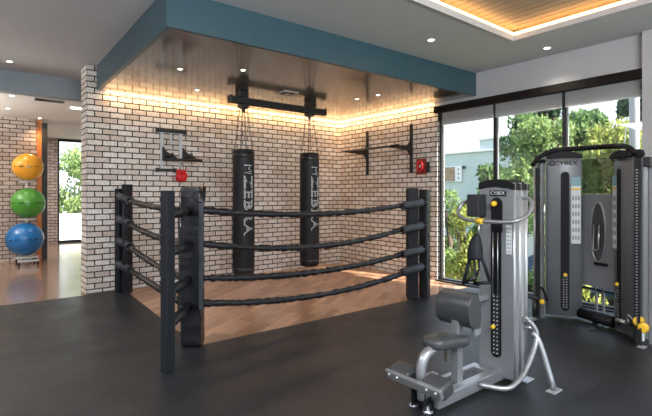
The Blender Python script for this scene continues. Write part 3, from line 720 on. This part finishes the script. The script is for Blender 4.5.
put_text('lettering', me, lx, 'white', am)
px(MB(), ypoly(1.795, 1.883, 1.10, 1.382, 0.042), TX - 0.008, TX, 0).build('selector_panel', 'black', am)
MB().lathe([(0, -0.045), (0.016, -0.043), (0.021, -0.03), (0.021, -0.018), (0.012, -0.015), (0.012, 0)], (TX - 0.006, 1.845, 1.335), 'X', 18).build('selector_knob', 'yellow', am)
px(MB(), ypoly(1.803, 1.883, 0.195, 1.15, 0.038), TX - 0.007, TX, 0).build('stack_slot', 'black', am)
ws = MB()
for i in range(15): ws.box(TX - 0.010, TX - 0.003, 1.815, 1.871, 0.215 + i * 0.030, 0.241 + i * 0.030, 0.002)
wso = ws.build('weight_stack', 'darkgrey', am)
for i in range(15):
    for y in (1.831, 1.857): MB().box(TX - 0.0125, TX - 0.010, y - 0.004, y + 0.004, 0.224 + i * 0.030, 0.232 + i * 0.030).build('weight_number', 'white', wso)
MB().lathe([(0, -0.05), (0.015, -0.048), (0.017, -0.03), (0.007, -0.025), (0.007, -0.005)], (TX, 1.852, 0.425), 'X', 14).build('weight_pin', 'yellow', wso)
MB().tube([(TX - 0.012, 1.865, 0.64), (TX - 0.012, 1.865, 1.12)], 0.004, 6).tube([(TX - 0.012, 1.826, 0.64), (TX - 0.012, 1.826, 1.12)], 0.004, 6).build('guide_rods', 'steel', am)
# placard on the right side
plo = MB().box(TX - 0.004, TX, 1.722, 1.765, 0.97, 1.18, 0.001).build('placard', 'label', am)
for i in range(7): MB().box(TX - 0.0055, TX - 0.004, 1.727, 1.760, 0.985 + i * 0.028, 0.990 + i * 0.028).build('print_line', 'shroud', plo)
# arm housing at upper left of tower
MB().box(2.99, 3.10, 1.925, 2.025, 1.235, 1.405, 0.008).build('arm_housing', 'darkgrey', am)
# looped handle
hp = [(3.10, 2.045, 1.37), (3.03, 2.09, 1.33), (2.985, 2.095, 1.265), (2.965, 2.03, 1.222), (2.962, 1.93, 1.210), (2.962, 1.80, 1.208), (2.968, 1.70, 1.210), (3.00, 1.63, 1.222), (3.09, 1.60, 1.262), (3.16, 1.605, 1.33), (3.185, 1.635, 1.372), (3.20, 1.69, 1.375)]
MB().tube(hp, 0.0145, 12, smooth_n=5).build('loop_handle', 'silver', am)
MB().tube([(2.962, 1.925, 1.21), (2.962, 1.865, 1.208)], 0.021, 12).build('handle_clamp', 'yellow', am)
# lower frame
MB().box(2.36, 3.30, 1.800, 1.868, 0.035, 0.115, 0.008).build('main_rail', 'silver', am)
MB().box(2.36, 3.10, 1.985, 2.030, 0.060, 0.105, 0.006).build('side_rail', 'silver', am)
for x in (2.42, 3.05): MB().box(x - 0.03, x + 0.03, 1.85, 1.995, 0.055, 0.105, 0.005).build('cross_member', 'silver', am)
# curved seat support
MB().tube([(2.315, 1.895, 0.09), (2.300, 1.895, 0.22), (2.310, 1.895, 0.315), (2.36, 1.89, 0.375), (2.47, 1.885, 0.392), (2.58, 1.885, 0.392)], 0.034, 14, smooth_n=5).build('seat_arm', 'silver', am)
MB().box(2.64, 2.70, 1.855, 1.915, 0.105, 0.55, 0.008).build('upright', 'silver', am)
MB().tube([(2.62, 1.94, 0.36), (2.62, 1.94, 0.25)], 0.010, 8).build('adjuster', 'bark', am)
# seat: rounded tapered cushion
se = MB(); outline = []
for k in range(36):
    a = 2 * PI * k / 36; ca, sa = math.cos(a), math.sin(a)
    u = math.copysign(abs(ca) ** 0.6, ca) * 0.185; v = math.copysign(abs(sa) ** 0.7, sa) * (0.115 if ca > 0 else 0.095)
    outline.append((2.555 + u, 1.895 + v))
def stack(b, outline, levels, c, tilt=0.0):
    rings = []
    for (sc, z) in levels:
        rings.append([b.bm.verts.new(Vector((c[0] + (x - c[0]) * sc, c[1] + (y - c[1]) * sc, z + tilt * (x - c[0])))) for x, y in outline])
    n = len(outline)
    for i in range(len(rings) - 1):
        for k in range(n):
            f = b.bm.faces.new((rings[i][k], rings[i][(k + 1) % n], rings[i + 1][(k + 1) % n], rings[i + 1][k])); f.smooth = True
    b.bm.faces.new(rings[0][::-1]); b.bm.faces.new(rings[-1]); return b
stack(se, outline, [(0.88, 0.385), (0.97, 0.392), (1.0, 0.405), (1.0, 0.425), (0.965, 0.442), (0.85, 0.453), (0.5, 0.458)], (2.555, 1.895), -0.05).build('seat', 'pad', am)
# roll back pad: D profile along Y
prof = [(0.065, -0.098), (0.065, 0.098), (0.035, 0.110), (-0.01, 0.110), (-0.045, 0.095), (-0.068, 0.055), (-0.076, 0.0), (-0.068, -0.055), (-0.045, -0.095), (-0.01, -0.110), (0.035, -0.110)]
bk = MB(Matrix.Translation((2.70, 0, 0.605)) @ Matrix.Rotation(math.radians(-6), 4, 'Y'))
m_ = Matrix(((1, 0, 0, 0), (0, 0, -1, 2.035), (0, 1, 0, 0), (0, 0, 0, 1)))
pr_ = catmull([Vector((a, b, 0)) for a, b in prof], 3, True)
bk.prism([(v.x, v.y) for v in pr_], m_, 0.275, 0.012)
bko = bk.build('back_pad', 'pad', am)
for f in bko.data.polygons: f.use_smooth = len(f.vertices) < 6
MB().box(2.72, 2.80, 1.78, 1.81, 0.43, 0.56, 0.01, Euler((0, -0.25, 0))).build('pad_hinge', 'shroud', am)
MB().box(2.66, 2.74, 1.86, 1.92, 0.50, 0.58, 0.006).build('pad_bracket', 'silver', am)
MB().box(2.74, 3.10, 1.90, 1.95, 0.61, 0.65, 0.008).build('back_arm', 'shroud', am)
# foot rest
fr_rot = Euler((0, math.radians(-18), 0))
MB().box(2.225, 2.255, 1.685, 2.140, 0.170, 0.230, 0.006, fr_rot).build('foot_plate', 'silver', am)
bt = MB()
for y in (1.72, 1.79, 2.03, 2.10): bt.lathe([(0, -0.012), (0.009, -0.010), (0.010, 0)], (2.224, y, 0.205), 'X', 10)
bt.build('bolts', 'silver_lt', am)
for (y0, y1) in ((1.690, 1.865), (1.965, 2.140)):
    MB().box(2.258, 2.375, y0, y1, 0.155, 0.255, 0.024, fr_rot, 3).build('foot_pad', 'pad', am)
MB().box(2.305, 2.435, 1.86, 1.91, 0.10, 0.235, 0.006).build('foot_bracket', 'silver', am)
for y in (1.87, 1.97):
    MB().box(2.295, 2.415, y - 0.008, y + 0.008, 0.02, 0.20, 0.004).build('front_leg', 'black_metal', am)
MB().tube([(2.355, 1.84, 0.045), (2.355, 2.00, 0.045)], 0.030, 16).build('transport_wheel', 'black', am)
for y in (1.86, 1.98): MB().lathe([(0, 0), (0.034, 0), (0.034, 0.008), (0.014, 0.014), (0.014, 0.04), (0, 0.04)], (2.325, y, 0.012), seg=14).build('foot', 'silver', am)
# bent rear handle tube and outrigger leg
MB().tube([(3.24, 1.70, 0.50), (3.285, 1.655, 0.43), (3.290, 1.635, 0.365), (3.23, 1.625, 0.28), (3.10, 1.62, 0.165), (2.99, 1.625, 0.105), (2.90, 1.66, 0.075), (2.80, 1.80, 0.085)], 0.0185, 12, smooth_n=5).build('side_guard', 'silver', am)
MB().tube([(3.285, 1.665, 0.385), (3.285, 1.61, 0.32), (3.265, 1.50, 0.03)], 0.0205, 12, smooth_n=4).build('rear_leg', 'silver', am)
MB().box(3.205, 3.325, 1.465, 1.53, 0.012, 0.024, 0.004).build('foot', 'silver_lt', am)
MB().box(3.24, 3.35, 1.68, 1.76, 0.012, 0.026, 0.004).build('foot', 'silver_lt', am)
MB().tube([(3.24, 1.71, 0.47), (3.26, 1.66, 0.47)], 0.012, 8).tube([(3.26, 1.71, 0.42), (3.28, 1.66, 0.42)], 0.012, 8).build('mount_bolts', 'steel', am)
# crunch straps
hs = thing('strap_harness', (2.94, 1.89, 0.74), 'black fabric pull straps hanging from the yellow clip on the silver machine', 'strap')
MB().tube([(2.955, 1.895, 1.19), (2.95, 1.90, 1.10)], 0.007, 8).build('hook', 'steel', hs)
sp = MB(); sp.tube([(2.945, 1.90, 1.11), (2.94, 1.91, 1.07), (2.935, 1.915, 0.99), (2.935, 1.915, 0.93)], 0.040, 10, smooth_n=3, taper=lambda t: 0.4 + 1.0 * min(1, t * 1.6))
sp.build('hood', 'post_black', hs)
def strap(pts, w=0.010):
    return MB().tube(pts, w, 6).build('strap', 'post_black', hs)
strap([(2.94, 1.94, 1.03), (2.93, 1.985, 0.82), (2.92, 2.005, 0.745)], 0.015); strap([(2.94, 1.93, 0.95), (2.92, 1.90, 0.80), (2.92, 1.905, 0.79)], 0.009)
MB().tube([(2.92, 2.01, 0.742), (2.92, 1.895, 0.80)], 0.013, 8).build('grip', 'rope', hs)
strap([(2.94, 1.90, 1.07), (2.945, 1.86, 0.93), (2.95, 1.80, 0.775)], 0.015); strap([(2.94, 1.89, 0.98), (2.94, 1.885, 0.86), (2.93, 1.92, 0.755)], 0.008)
MB().tube([(2.95, 1.795, 0.775), (2.93, 1.925, 0.752)], 0.013, 8).build('grip', 'rope', hs)

# ------------------------------------------------------------------ dual cable machine by the window
cm = thing('cable_machine', (5.25, 1.95, 0.012), 'tall dark grey dual cable machine with two weight towers in front of the window', 'exercise machine')
A = Vector((5.187, 2.469, 0)); B = Vector((5.378, 2.162, 0)); U1 = (B - A).normalized(); L1 = (B - A).length
Fl = frame(A, U1)                                   # third axis = u x z points out toward the room?
def tower(Fm, L, H, sign, slot_u, slot_w, plac, logo_txt, nm):
    """Fm maps (u along face, v up, w out of face)"""
    Z = Fm
    def pl(b, poly, w0, w1, bev=0.0): return b.prism(poly, Z @ Matrix.Translation((0, 0, w0)), w1 - w0, bev)
    # curved front shroud: slightly bulging across its width
    b = MB(); n = 10; rows = []
    for j, (v, dv) in enumerate(((0.05, 0), (H - 0.12, 0), (H - 0.03, 0))):
        rows.append([b.bm.verts.new(Z @ Vector((L * i / n, v + (0.035 * math.sin(PI * i / n) if j == 2 else 0), 0.035 * math.sin(PI * i / n)))) for i in range(n + 1)])
    back = [[b.bm.verts.new(Z @ Vector((L * i / n, v, -0.10))) for i in range(n + 1)] for v in (0.05, H - 0.03)]
    for j in range(2):
        for i in range(n): f = b.bm.faces.new((rows[j][i], rows[j][i + 1], rows[j + 1][i + 1], rows[j + 1][i])); f.smooth = True
    for i in range(n):
        b.bm.faces.new((back[0][i], back[1][i], back[1][i + 1], back[0][i + 1]))
        b.bm.faces.new((rows[2][i], rows[2][i + 1], back[1][i + 1], back[1][i])); b.bm.faces.new((rows[0][i + 1], rows[0][i], back[0][i], back[0][i + 1]))
    b.bm.faces.new((rows[0][0], rows[1][0], rows[2][0], back[1][0], back[0][0])); b.bm.faces.new((rows[0][n], back[0][n], back[1][n], rows[2][n], rows[1][n]))
    b.build('front_shroud', 'shroud', cm)
    pl(MB(), [(0, H - 0.03), (L, H - 0.03), (L, H + 0.0), (L * .8, H + 0.03), (L * .5, H + 0.045), (L * .2, H + 0.03), (0, H + 0.0)], -0.10, 0.05, 0.004).build('top_cap', 'black', cm)
    pl(MB(), rrect(slot_u - slot_w / 2, slot_u + slot_w / 2, 0.105, 1.66, slot_w * 0.48), 0.030, 0.043).build('stack_slot', 'black', cm)
    ws = MB()
    for i in range(13): pl(ws, rrect(slot_u - slot_w * 0.33, slot_u + slot_w * 0.33, 0.14 + i * 0.028, 0.162 + i * 0.028, 0.003, 1), 0.043, 0.046)
    w_ = ws.build('weight_stack', 'darkgrey', cm)
    for i in range(26): pl(MB(), rrect(slot_u + slot_w * (0.11 if i % 2 else -0.23), slot_u + slot_w * (0.23 if i % 2 else -0.11), 0.147 + (i // 2) * 0.028, 0.154 + (i // 2) * 0.028, 0.002, 1), 0.046, 0.0475).build('weight_number', 'white', w_)
    pl(MB(), rrect(slot_u - 0.018, slot_u + 0.018, 0.495, 0.53, 0.014, 4), 0.046, 0.07, 0.003).build('weight_pin', 'yellow', w_)
    u0, u1 = plac
    plq = pl(MB(), rrect(u0, u1, 0.86, 1.60, 0.004, 1), 0.020, 0.034).build('instruction_placard', 'label', cm)
    for i in range(6):
        for k in range(3):
            uu = u0 + (u1 - u0) * (0.12 + 0.29 * k); vv = 0.90 + i * 0.088
            MB().prism(rrect(uu, uu + (u1 - u0) * 0.16, vv, vv + 0.050, 0.004, 1), Z @ Matrix.Translation((0, 0, 0.034)), 0.0012).build('exercise_picture', 'shroud', plq)
    pl(MB(), rrect(u0, u1, 1.50, 1.60, 0.004, 1), 0.034, 0.0355).build('placard_heading', 'label_blue', cm)
    pl(MB(), rrect(u0, u1, 1.455, 1.475, 0.004, 1), 0.034, 0.0355).build('placard_stripe', 'yellow', cm)
    me = text_mesh(logo_txt, 0.062, sx=1.25)
    put_text('lettering', me, Z @ Matrix.Translation((L * 0.54, 1.755, 0.042)), 'black', cm)
    lg = MB(); lg.tube([Z @ Vector((L * 0.54 - 0.135 + 0.026 * math.cos(a), 1.757 + 0.022 * math.sin(a), 0.036)) for a in [0.5 + k * 0.5 for k in range(11)]], 0.005, 6); lg.build('emblem', 'black', cm)
tower(Fl, L1, 1.845, 1, 0.188, 0.085, (0.250, 0.345), 'CYBEX', 'left')
A2 = Vector((5.255, 1.80, 0)); B2 = Vector((4.965, 1.535, 0)); Fr = frame(A2, (B2 - A2)); L2 = (B2 - A2).length
tower(Fr, L2, 1.80, 1, L2 * 0.47, 0.066, (L2 * 0.10, L2 * 0.33), 'CYBEX', 'right')
print('check normals', Fl @ Vector((0, 0, 1)) - Fl @ Vector((0, 0, 0)), Fr @ Vector((0, 0, 1)) - Fr @ Vector((0, 0, 0)))
# side columns
def col(x, y, r, h0, h1, m='silver', nm='column'): return MB().tube([(x, y, h0), (x, y, h1)], r, 12).build(nm, m, cm)
col(5.025, 2.515, 0.016, 0.03, 1.76, 'silver_lt', 'guide_column')
MB().box(5.10, 5.16, 2.475, 2.52, 0.03, 1.84, 0.008).build('column', 'silver', cm)
MB().box(4.985, 5.02, 2.455, 2.49, 0.03, 1.70, 0.004).build('track', 'black_metal', cm)
MB().box(4.915, 4.965, 1.470, 1.520, 0.03, 1.76, 0.004).build('track', 'black_metal', cm)
tk = MB()
for i in range(52): tk.box(4.909, 4.916, 1.486, 1.504, 0.20 + i * 0.028, 0.212 + i * 0.028)
tk.build('track_holes', 'silver', cm)
MB().box(4.945, 4.985, 1.415, 1.455, 0.03, 1.76, 0.006).build('column', 'silver_lt', cm)
MB().box(4.93, 4.97, 1.375, 1.41, 0.03, 1.72, 0.006).build('column', 'shroud', cm)
MB().box(4.82, 4.93, 1.36, 1.42, 1.655, 1.745, 0.006).build('top_bracket', 'black_metal', cm)
# black curved crown bar
MB().tube([(5.00, 2.53, 1.735), (5.10, 2.50, 1.83), (5.22, 2.40, 1.900), (5.32, 2.22, 1.915), (5.34, 2.00, 1.915), (5.26, 1.80, 1.905), (5.08, 1.63, 1.87), (4.97, 1.53, 1.80), (4.90, 1.46, 1.765)], 0.028, 10, smooth_n=5).build('crown_bar', 'black', cm)
MB().tube([(4.99, 2.50, 1.78), (5.10, 2.44, 1.78)], 0.02, 8).build('top_pulley', 'black', cm)
MB().box(5.05, 5.15, 1.50, 1.60, 1.80, 1.84, 0.01).build('top_bracket', 'black', cm)
# middle section
Am = Vector((5.46, 2.185, 0)); Bm = Vector((5.35, 1.79, 0)); Fm_ = frame(Am, Bm - Am); Lm = (Bm - Am).length
MB().prism(rrect(0.0, Lm, 0.40, 1.41, 0.01, 2), Fm_, 0.03, 0.003).build('middle_panel', 'shroud', cm)
MB().prism(rrect(0.0, Lm, 1.42, 1.80, 0.01, 2), Fm_, 0.012).build('acrylic_shield', 'acrylic', cm)
MB().tube([Fm_ @ Vector((Lm / 2 + 0.085 * math.cos(a), 0.98 + 0.34 * math.sin(a) * (1 if math.sin(a) > 0 else 0.9), 0.034)) for a in [k * PI / 16 for k in range(32)]], 0.010, 8, closed=True).build('oval_recess', 'silver', cm)
MB().prism([(Lm / 2 + 0.080 * math.cos(k * PI / 16), 0.98 + 0.33 * math.sin(k * PI / 16)) for k in range(32)], Fm_ @ Matrix.Translation((0, 0, 0.030)), 0.004).build('recess_panel', 'pad', cm)
MB().tube([Fm_ @ Vector(v) for v in ((Lm / 2 - 0.03, 1.08, 0.06), (Lm / 2 - 0.03, 0.82, 0.07), (Lm / 2, 0.80, 0.07), (Lm / 2 + 0.03, 0.82, 0.07), (Lm / 2 + 0.03, 1.08, 0.06))], 0.008, 8).build('accessory_hook', 'steel', cm)
MB().tube([Fm_ @ Vector((Lm / 2 - 0.02, 0.66, 0.06)), Fm_ @ Vector((Lm / 2 + 0.12, 0.66, 0.06))], 0.015, 8).build('accessory_hook', 'black', cm)
for u in (0.16, Lm - 0.17): MB().prism(rrect(u, u + 0.02, 0.03, 0.42, 0.003, 1), Fm_, 0.02).build('upright', 'silver', cm)
MB().tube([Fm_ @ Vector((-0.05, 0.09, 0.06)), Fm_ @ Vector((Lm + 0.04, 0.09, 0.12))], 0.058, 20).build('base_tube', 'black', cm)
MB().prism(rrect(-0.02, Lm + 0.02, 0.35, 0.38, 0.003, 1), Fm_, 0.02).build('lower_rail', 'black_metal', cm)
# base rails and low pulleys
MB().box(5.0, 5.42, 1.94, 2.0, 0.012, 0.03, 0.003, Euler((0, 0, 0.3))).build('base_plate', 'black_metal', cm)
MB().tube([(5.33, 1.86, 0.05), (5.02, 1.52, 0.05), (4.90, 1.42, 0.05)], 0.03, 8).build('base_rail', 'black_metal', cm)
def pulley(x, y, z, r, dirx, m='yellow'):
    b = MB(Matrix.Translation((x, y, z)) @ Matrix.Rotation(dirx, 4, 'Z'))
    b.lathe([(0.0, -0.012), (r * 0.9, -0.012), (r, -0.009), (r * 0.82, 0), (r, 0.009), (r * 0.9, 0.012), (0, 0.012)], (0, 0, 0), 'Y', 22)
    return b.build('pulley', m, cm)
pulley(4.935, 1.485, 0.22, 0.050, -1.05); pulley(4.87, 1.43, 0.185, 0.045, -1.3); pulley(4.90, 1.455, 0.13, 0.030, -0.9); pulley(4.98, 1.56, 0.19, 0.045, 0.3, 'darkgrey')
MB().tube([(4.98, 1.60, 0.175), (5.03, 1.70, 0.165)], 0.022, 10).build('cable_stop', 'steel', cm)
MB().tube([(4.94, 1.53, 0.22), (4.96, 1.58, 0.255), (5.00, 1.60, 0.22), (4.99, 1.58, 0.17)], 0.010, 8, smooth_n=3).build('pulley_arm', 'silver', cm)
MB().box(4.85, 4.905, 1.44, 1.49, 0.012, 0.18, 0.004).build('leg', 'black_metal', cm)
MB().box(4.79, 4.88, 1.40, 1.46, 0.012, 0.022, 0.003).build('foot', 'silver_lt', cm)
MB().box(4.865, 4.895, 1.425, 1.44, 0.06, 0.16, 0.003).build('leg_label', 'label', cm)
MB().tube([(4.96, 2.49, 0.05), (4.96, 2.49, 0.24)], 0.022, 10).build('leg', 'black_metal', cm)
MB().box(4.90, 4.97, 2.47, 2.53, 0.012, 0.035, 0.003).build('foot', 'silver_lt', cm)
MB().tube([(4.88, 2.60, 0.30), (4.97, 2.50, 0.26), (5.02, 2.42, 0.21)], 0.028, 10).build('pulley_arm', 'black_metal', cm)
MB().lathe([(0, -0.03), (0.024, -0.028), (0.028, 0.0), (0, 0.01)], (4.99, 2.415, 0.225), 'X', 14).build('adjustment_knob', 'yellow', cm)
MB().tube([(4.98 + 0.01 * k, 2.50 - 0.0095 * k, 0.22 + 0.15 * math.sin(k * PI / 10)) for k in range(11)], 0.012, 8).build('pulley_guard', 'black', cm)
MB().tube([(5.00, 2.46, 0.24), (5.02, 2.48, 1.74)], 0.004, 6).build('cable', 'black', cm)

# ------------------------------------------------------------------ outside
struct('ground', MB().box(3.5, 90, -40, 90, GZ - 0.2, GZ).box(-40, 3.5, 15.6, 90, GZ - 0.2, GZ), 'grass')
gb = thing('neighbouring_building', (26, 15, GZ), 'pale green flat-roofed building seen through the left window panes', 'building')
MB().box(22, 30, 11.6, 24, GZ, 3.75, 0.02).build('wall', 'ext_green', gb)
MB().box(22.3, 29, 10.5, 14.3, 3.5, 4.42, 0.02).build('upper_wall', 'ext_green', gb)
MB().box(21.9, 30.1, 11.5, 24.1, 3.75, 3.84, 0.01).build('roof', 'ext_white', gb)
MB().box(22.2, 29.1, 10.4, 14.4, 4.42, 4.5, 0.01).build('roof', 'ext_white', gb)
MB().tube([(21.97, 15.02, 2.95), (21.85, 15.02, 2.95)], 0.09, 10).build('wall_lamp', 'frame', gb)
sg = thing('picture_sign', (21.95, 16, 2.3), 'small brown and white picture sign on the green building wall', 'sign')
MB().box(21.90, 21.99, 15.15, 16.35, 2.15, 3.05, 0.01).build('board', 'ext_white', sg)
MB().box(21.87, 21.90, 15.60, 16.30, 2.20, 3.0, 0.005).build('picture', 'sign_brown', sg)
sk = MB()
for i in range(3): sk.ball((21.90, 15.36, 2.35 + i * 0.25), 0.06, 8, (0.3, 1, 1))
sk.build('seal', 'sign_brown', sg)
hb = thing('low_building', (34, 9, GZ), 'low white roofed building with rooftop unit behind the trees', 'building')
MB().box(31, 38, 5, 14.5, GZ, 4.4, 0.02).build('wall', 'ext_white', hb)
MB().box(30.6, 38.4, 4.6, 15.1, 4.4, 4.7, 0.02).build('roof', 'ext_grey', hb)
MB().box(31.2, 32.6, 13.0, 14.0, 4.7, 5.4, 0.03).build('rooftop_unit', 'ext_white', hb)
def fence(x0, y0, x1, y1, h, label):
    t = thing('white_fence', ((x0 + x1) / 2, (y0 + y1) / 2, GZ), label, 'fence'); u = Vector((x1 - x0, y1 - y0, 0)); L = u.length; Fx = frame(Vector((x0, y0, GZ)), u)
    MB().prism([(0, 0.05), (L, 0.05), (L, h), (0, h)], Fx, 0.06).build('panel', 'ext_white', t)
    n = int(L / 2)
    for i in range(n + 1): MB().prism([(i * L / n - 0.05, 0), (i * L / n + 0.05, 0), (i * L / n + 0.05, h + 0.08), (i * L / n - 0.05, h + 0.08)], Fx @ Matrix.Translation((0, 0, -0.02)), 0.1).build('fence_post', 'ext_white', t)
fence(16.6, 9.8, 16.6, 5.6, 1.9, 'white solid fence standing behind the blue car outside')
fence(1.0, 19.5, 7.0, 19.5, 1.9, 'low white fence outside the far hall window')
# car
car = thing('car', (12.25, 4.7, GZ), 'blue car parked outside behind the cable machine', 'car')
cf = Matrix(((0, 0, 1, 11.4), (1, 0, 0, 2.6), (0, 1, 0, GZ), (0, 0, 0, 1)))
MB().prism([(0, 0.35), (0.1, 0.30), (4.1, 0.30), (4.25, 0.5), (4.2, 0.82), (3.3, 0.92), (2.75, 1.38), (1.25, 1.42), (0.55, 0.95), (0.02, 0.85)], cf, 1.7, 0.06).build('car_body', 'car', car)
MB().prism([(0.75, 0.95), (3.15, 0.95), (2.70, 1.32), (1.30, 1.35)], cf @ Matrix.Translation((0, 0, -0.01)), 1.72).build('side_windows', 'car_glass', car)
for y in (0.85, 3.4):
    for x in (11.42, 13.0): MB().lathe([(0, 0), (0.2, 0), (0.32, 0.02), (0.32, 0.16), (0.2, 0.18), (0, 0.18)], (x - 0.04, 2.6 + y, GZ + 0.32), 'X', 20).build('wheel', 'black', car)
# utility pole
up = thing('utility_pole', (11, 3.39, GZ), 'pale round utility pole standing outside the right window pane', 'pole')
MB().tube([(11, 3.39, GZ), (11, 3.39, 7)], 0.095, 14).build('shaft', 'pole', up)
MB().tube([(10.9, 3.62, 1.5), (10.9, 3.50, 2.9)], 0.012, 6).build('guy_wire', 'pole', up)

M['leaf_mid'] = leaf_mat('leaves_mid', (0.115, 0.2, 0.06)); M['leaf_yel'] = leaf_mat('leaves_yellow', (0.3, 0.34, 0.075)); M['leaf_dark'] = leaf_mat('leaves_dark', (0.05, 0.105, 0.045)); M['leaf_lt'] = leaf_mat('leaves_light', (0.22, 0.32, 0.1))
def foliage(blobs, n, ls, seed):
    rnd = random.Random(seed); b = bmesh.new()
    tot = sum(r * r for _, r in blobs)
    for (c, r) in blobs:
        c = Vector(c)
        for _ in range(int(n * r * r / tot)):
            d = Vector((rnd.gauss(0, 1), rnd.gauss(0, 1), rnd.gauss(0, 1))).normalized()
            p = c + d * r * (0.55 + 0.5 * rnd.random()) * (1 + 0.15 * math.sin(5 * d.x + 7 * d.z))
            s = ls * rnd.uniform(0.6, 1.4)
            R = Euler((rnd.uniform(0, 6.3), rnd.uniform(0, 6.3), rnd.uniform(0, 6.3))).to_matrix()
            q = [R @ Vector(v) + p for v in ((-s, 0, 0), (0, -s * 0.5, s * 0.15), (s, 0, 0), (0, s * 0.5, s * 0.15))]
            b.faces.new([b.verts.new(v) for v in q])
    m = MB(); m.bm.free(); m.bm = b; return m
def tree(x, y, h, r, leaf, label, cat='tree', n=5000, ls=0.11, seed=1, low=0.35, grp=None):
    rnd = random.Random(seed)
    t = thing('leafy_tree' if cat == 'tree' else 'leafy_shrub', (x, y, GZ), label, cat, grp)
    tk = MB(); top = GZ + h * 0.75
    tk.tube([(x, y, GZ), (x + 0.1, y, GZ + h * 0.3), (x, y + 0.1, top)], 0.05 + h * 0.018, 8, smooth_n=3, taper=lambda t: 1 - 0.6 * t)
    blobs = []
    for k in range(11):
        z = GZ + h * rnd.uniform(low, 0.9); w = r * (0.75 if z > GZ + h * 0.7 else 1.0)
        c = (x + rnd.uniform(-w, w) * 0.75, y + rnd.uniform(-w, w) * 0.75, z)
        blobs.append((c, r * rnd.uniform(0.35, 0.6)))
        if k < 6: tk.tube([(x, y, GZ + h * low * 0.8), c], 0.02 + h * 0.005, 6)
    blobs.append(((x, y, GZ + h * 0.85), r * 0.5))
    tk.build('trunk', 'bark', t)
    f = foliage(blobs, n, ls, seed)
    f.build('foliage', leaf, t)
TG = 'trees outside the windows'
tree(14.9, 7.4, 5.4, 1.15, 'leaf_lt', 'light green tree filling the middle window pane left of the cable machine', n=5200, ls=0.085, seed=2, grp=TG)
tree(17.6, 9.2, 6.3, 1.1, 'leaf_mid', 'mid green tree behind the light green one in the middle pane', n=4000, ls=0.10, seed=3, grp=TG)
tree(13.2, 7.9, 3.7, 0.75, 'leaf_mid', 'low mid green tree in front of the green building corner', n=3000, ls=0.07, seed=23, grp=TG)
tree(14.8, 4.9, 4.9, 1.25, 'leaf_yel', 'yellow green tree above the cable machine crown', n=6500, ls=0.085, seed=5, low=0.3, grp=TG)
tree(17.6, 6.8, 6.0, 1.05, 'leaf_mid', 'tall green tree behind the dark window mullion', n=5200, ls=0.10, seed=4, grp=TG)
tree(20.0, 9.4, 9.0, 1.5, 'leaf_dark', 'tall dark green tree rising behind the mullion and yellow tree', n=6500, ls=0.14, seed=6, grp=TG)
tree(22.8, 6.3, 9.0, 2.1, 'leaf_dark', 'dark green tree behind the utility pole next to the white pier', n=11000, ls=0.15, low=0.22, seed=31, grp=TG)
tree(10.6, 7.75, 2.9, 0.55, 'leaf_lt', 'light green shrub filling the lower left window pane beside the brick wall', 'shrub', n=3600, ls=0.05, seed=19, low=0.1)
tree(9.9, 6.75, 2.5, 0.55, 'leaf_yel', 'yellow green shrub in the left window pane', 'shrub', n=3600, ls=0.05, seed=9, low=0.1)
tree(9.3, 5.75, 3.1, 0.45, 'leaf_mid', 'green young tree behind the thin dark mullion left of the silver weight tower', n=3600, ls=0.05, seed=8, low=0.15, grp=TG)
tree(9.1, 4.2, 2.2, 0.5, 'leaf_mid', 'mid green shrub seen just right of the silver weight tower', 'shrub', n=2600, ls=0.045, seed=10, low=0.1)
tree(8.2, 3.35, 1.2, 0.4, 'leaf_yel', 'low yellow green shrub seen between the two machines', 'shrub', n=2200, ls=0.04, seed=11, low=0.1)
tree(8.2, 2.5, 1.2, 0.4, 'leaf_yel', 'low yellow shrub behind the base of the cable machine', 'shrub', n=2200, ls=0.04, seed=12, low=0.1)
tree(8.2, 1.65, 1.4, 0.4, 'leaf_yel', 'low yellow shrub seen right of the cable machine base', 'shrub', n=2000, ls=0.04, seed=13, low=0.1)
tree(4.3, 22.5, 4.6, 1.7, 'leaf_lt', 'light green tree outside the far hall window', n=5000, ls=0.10, seed=14, grp=TG)
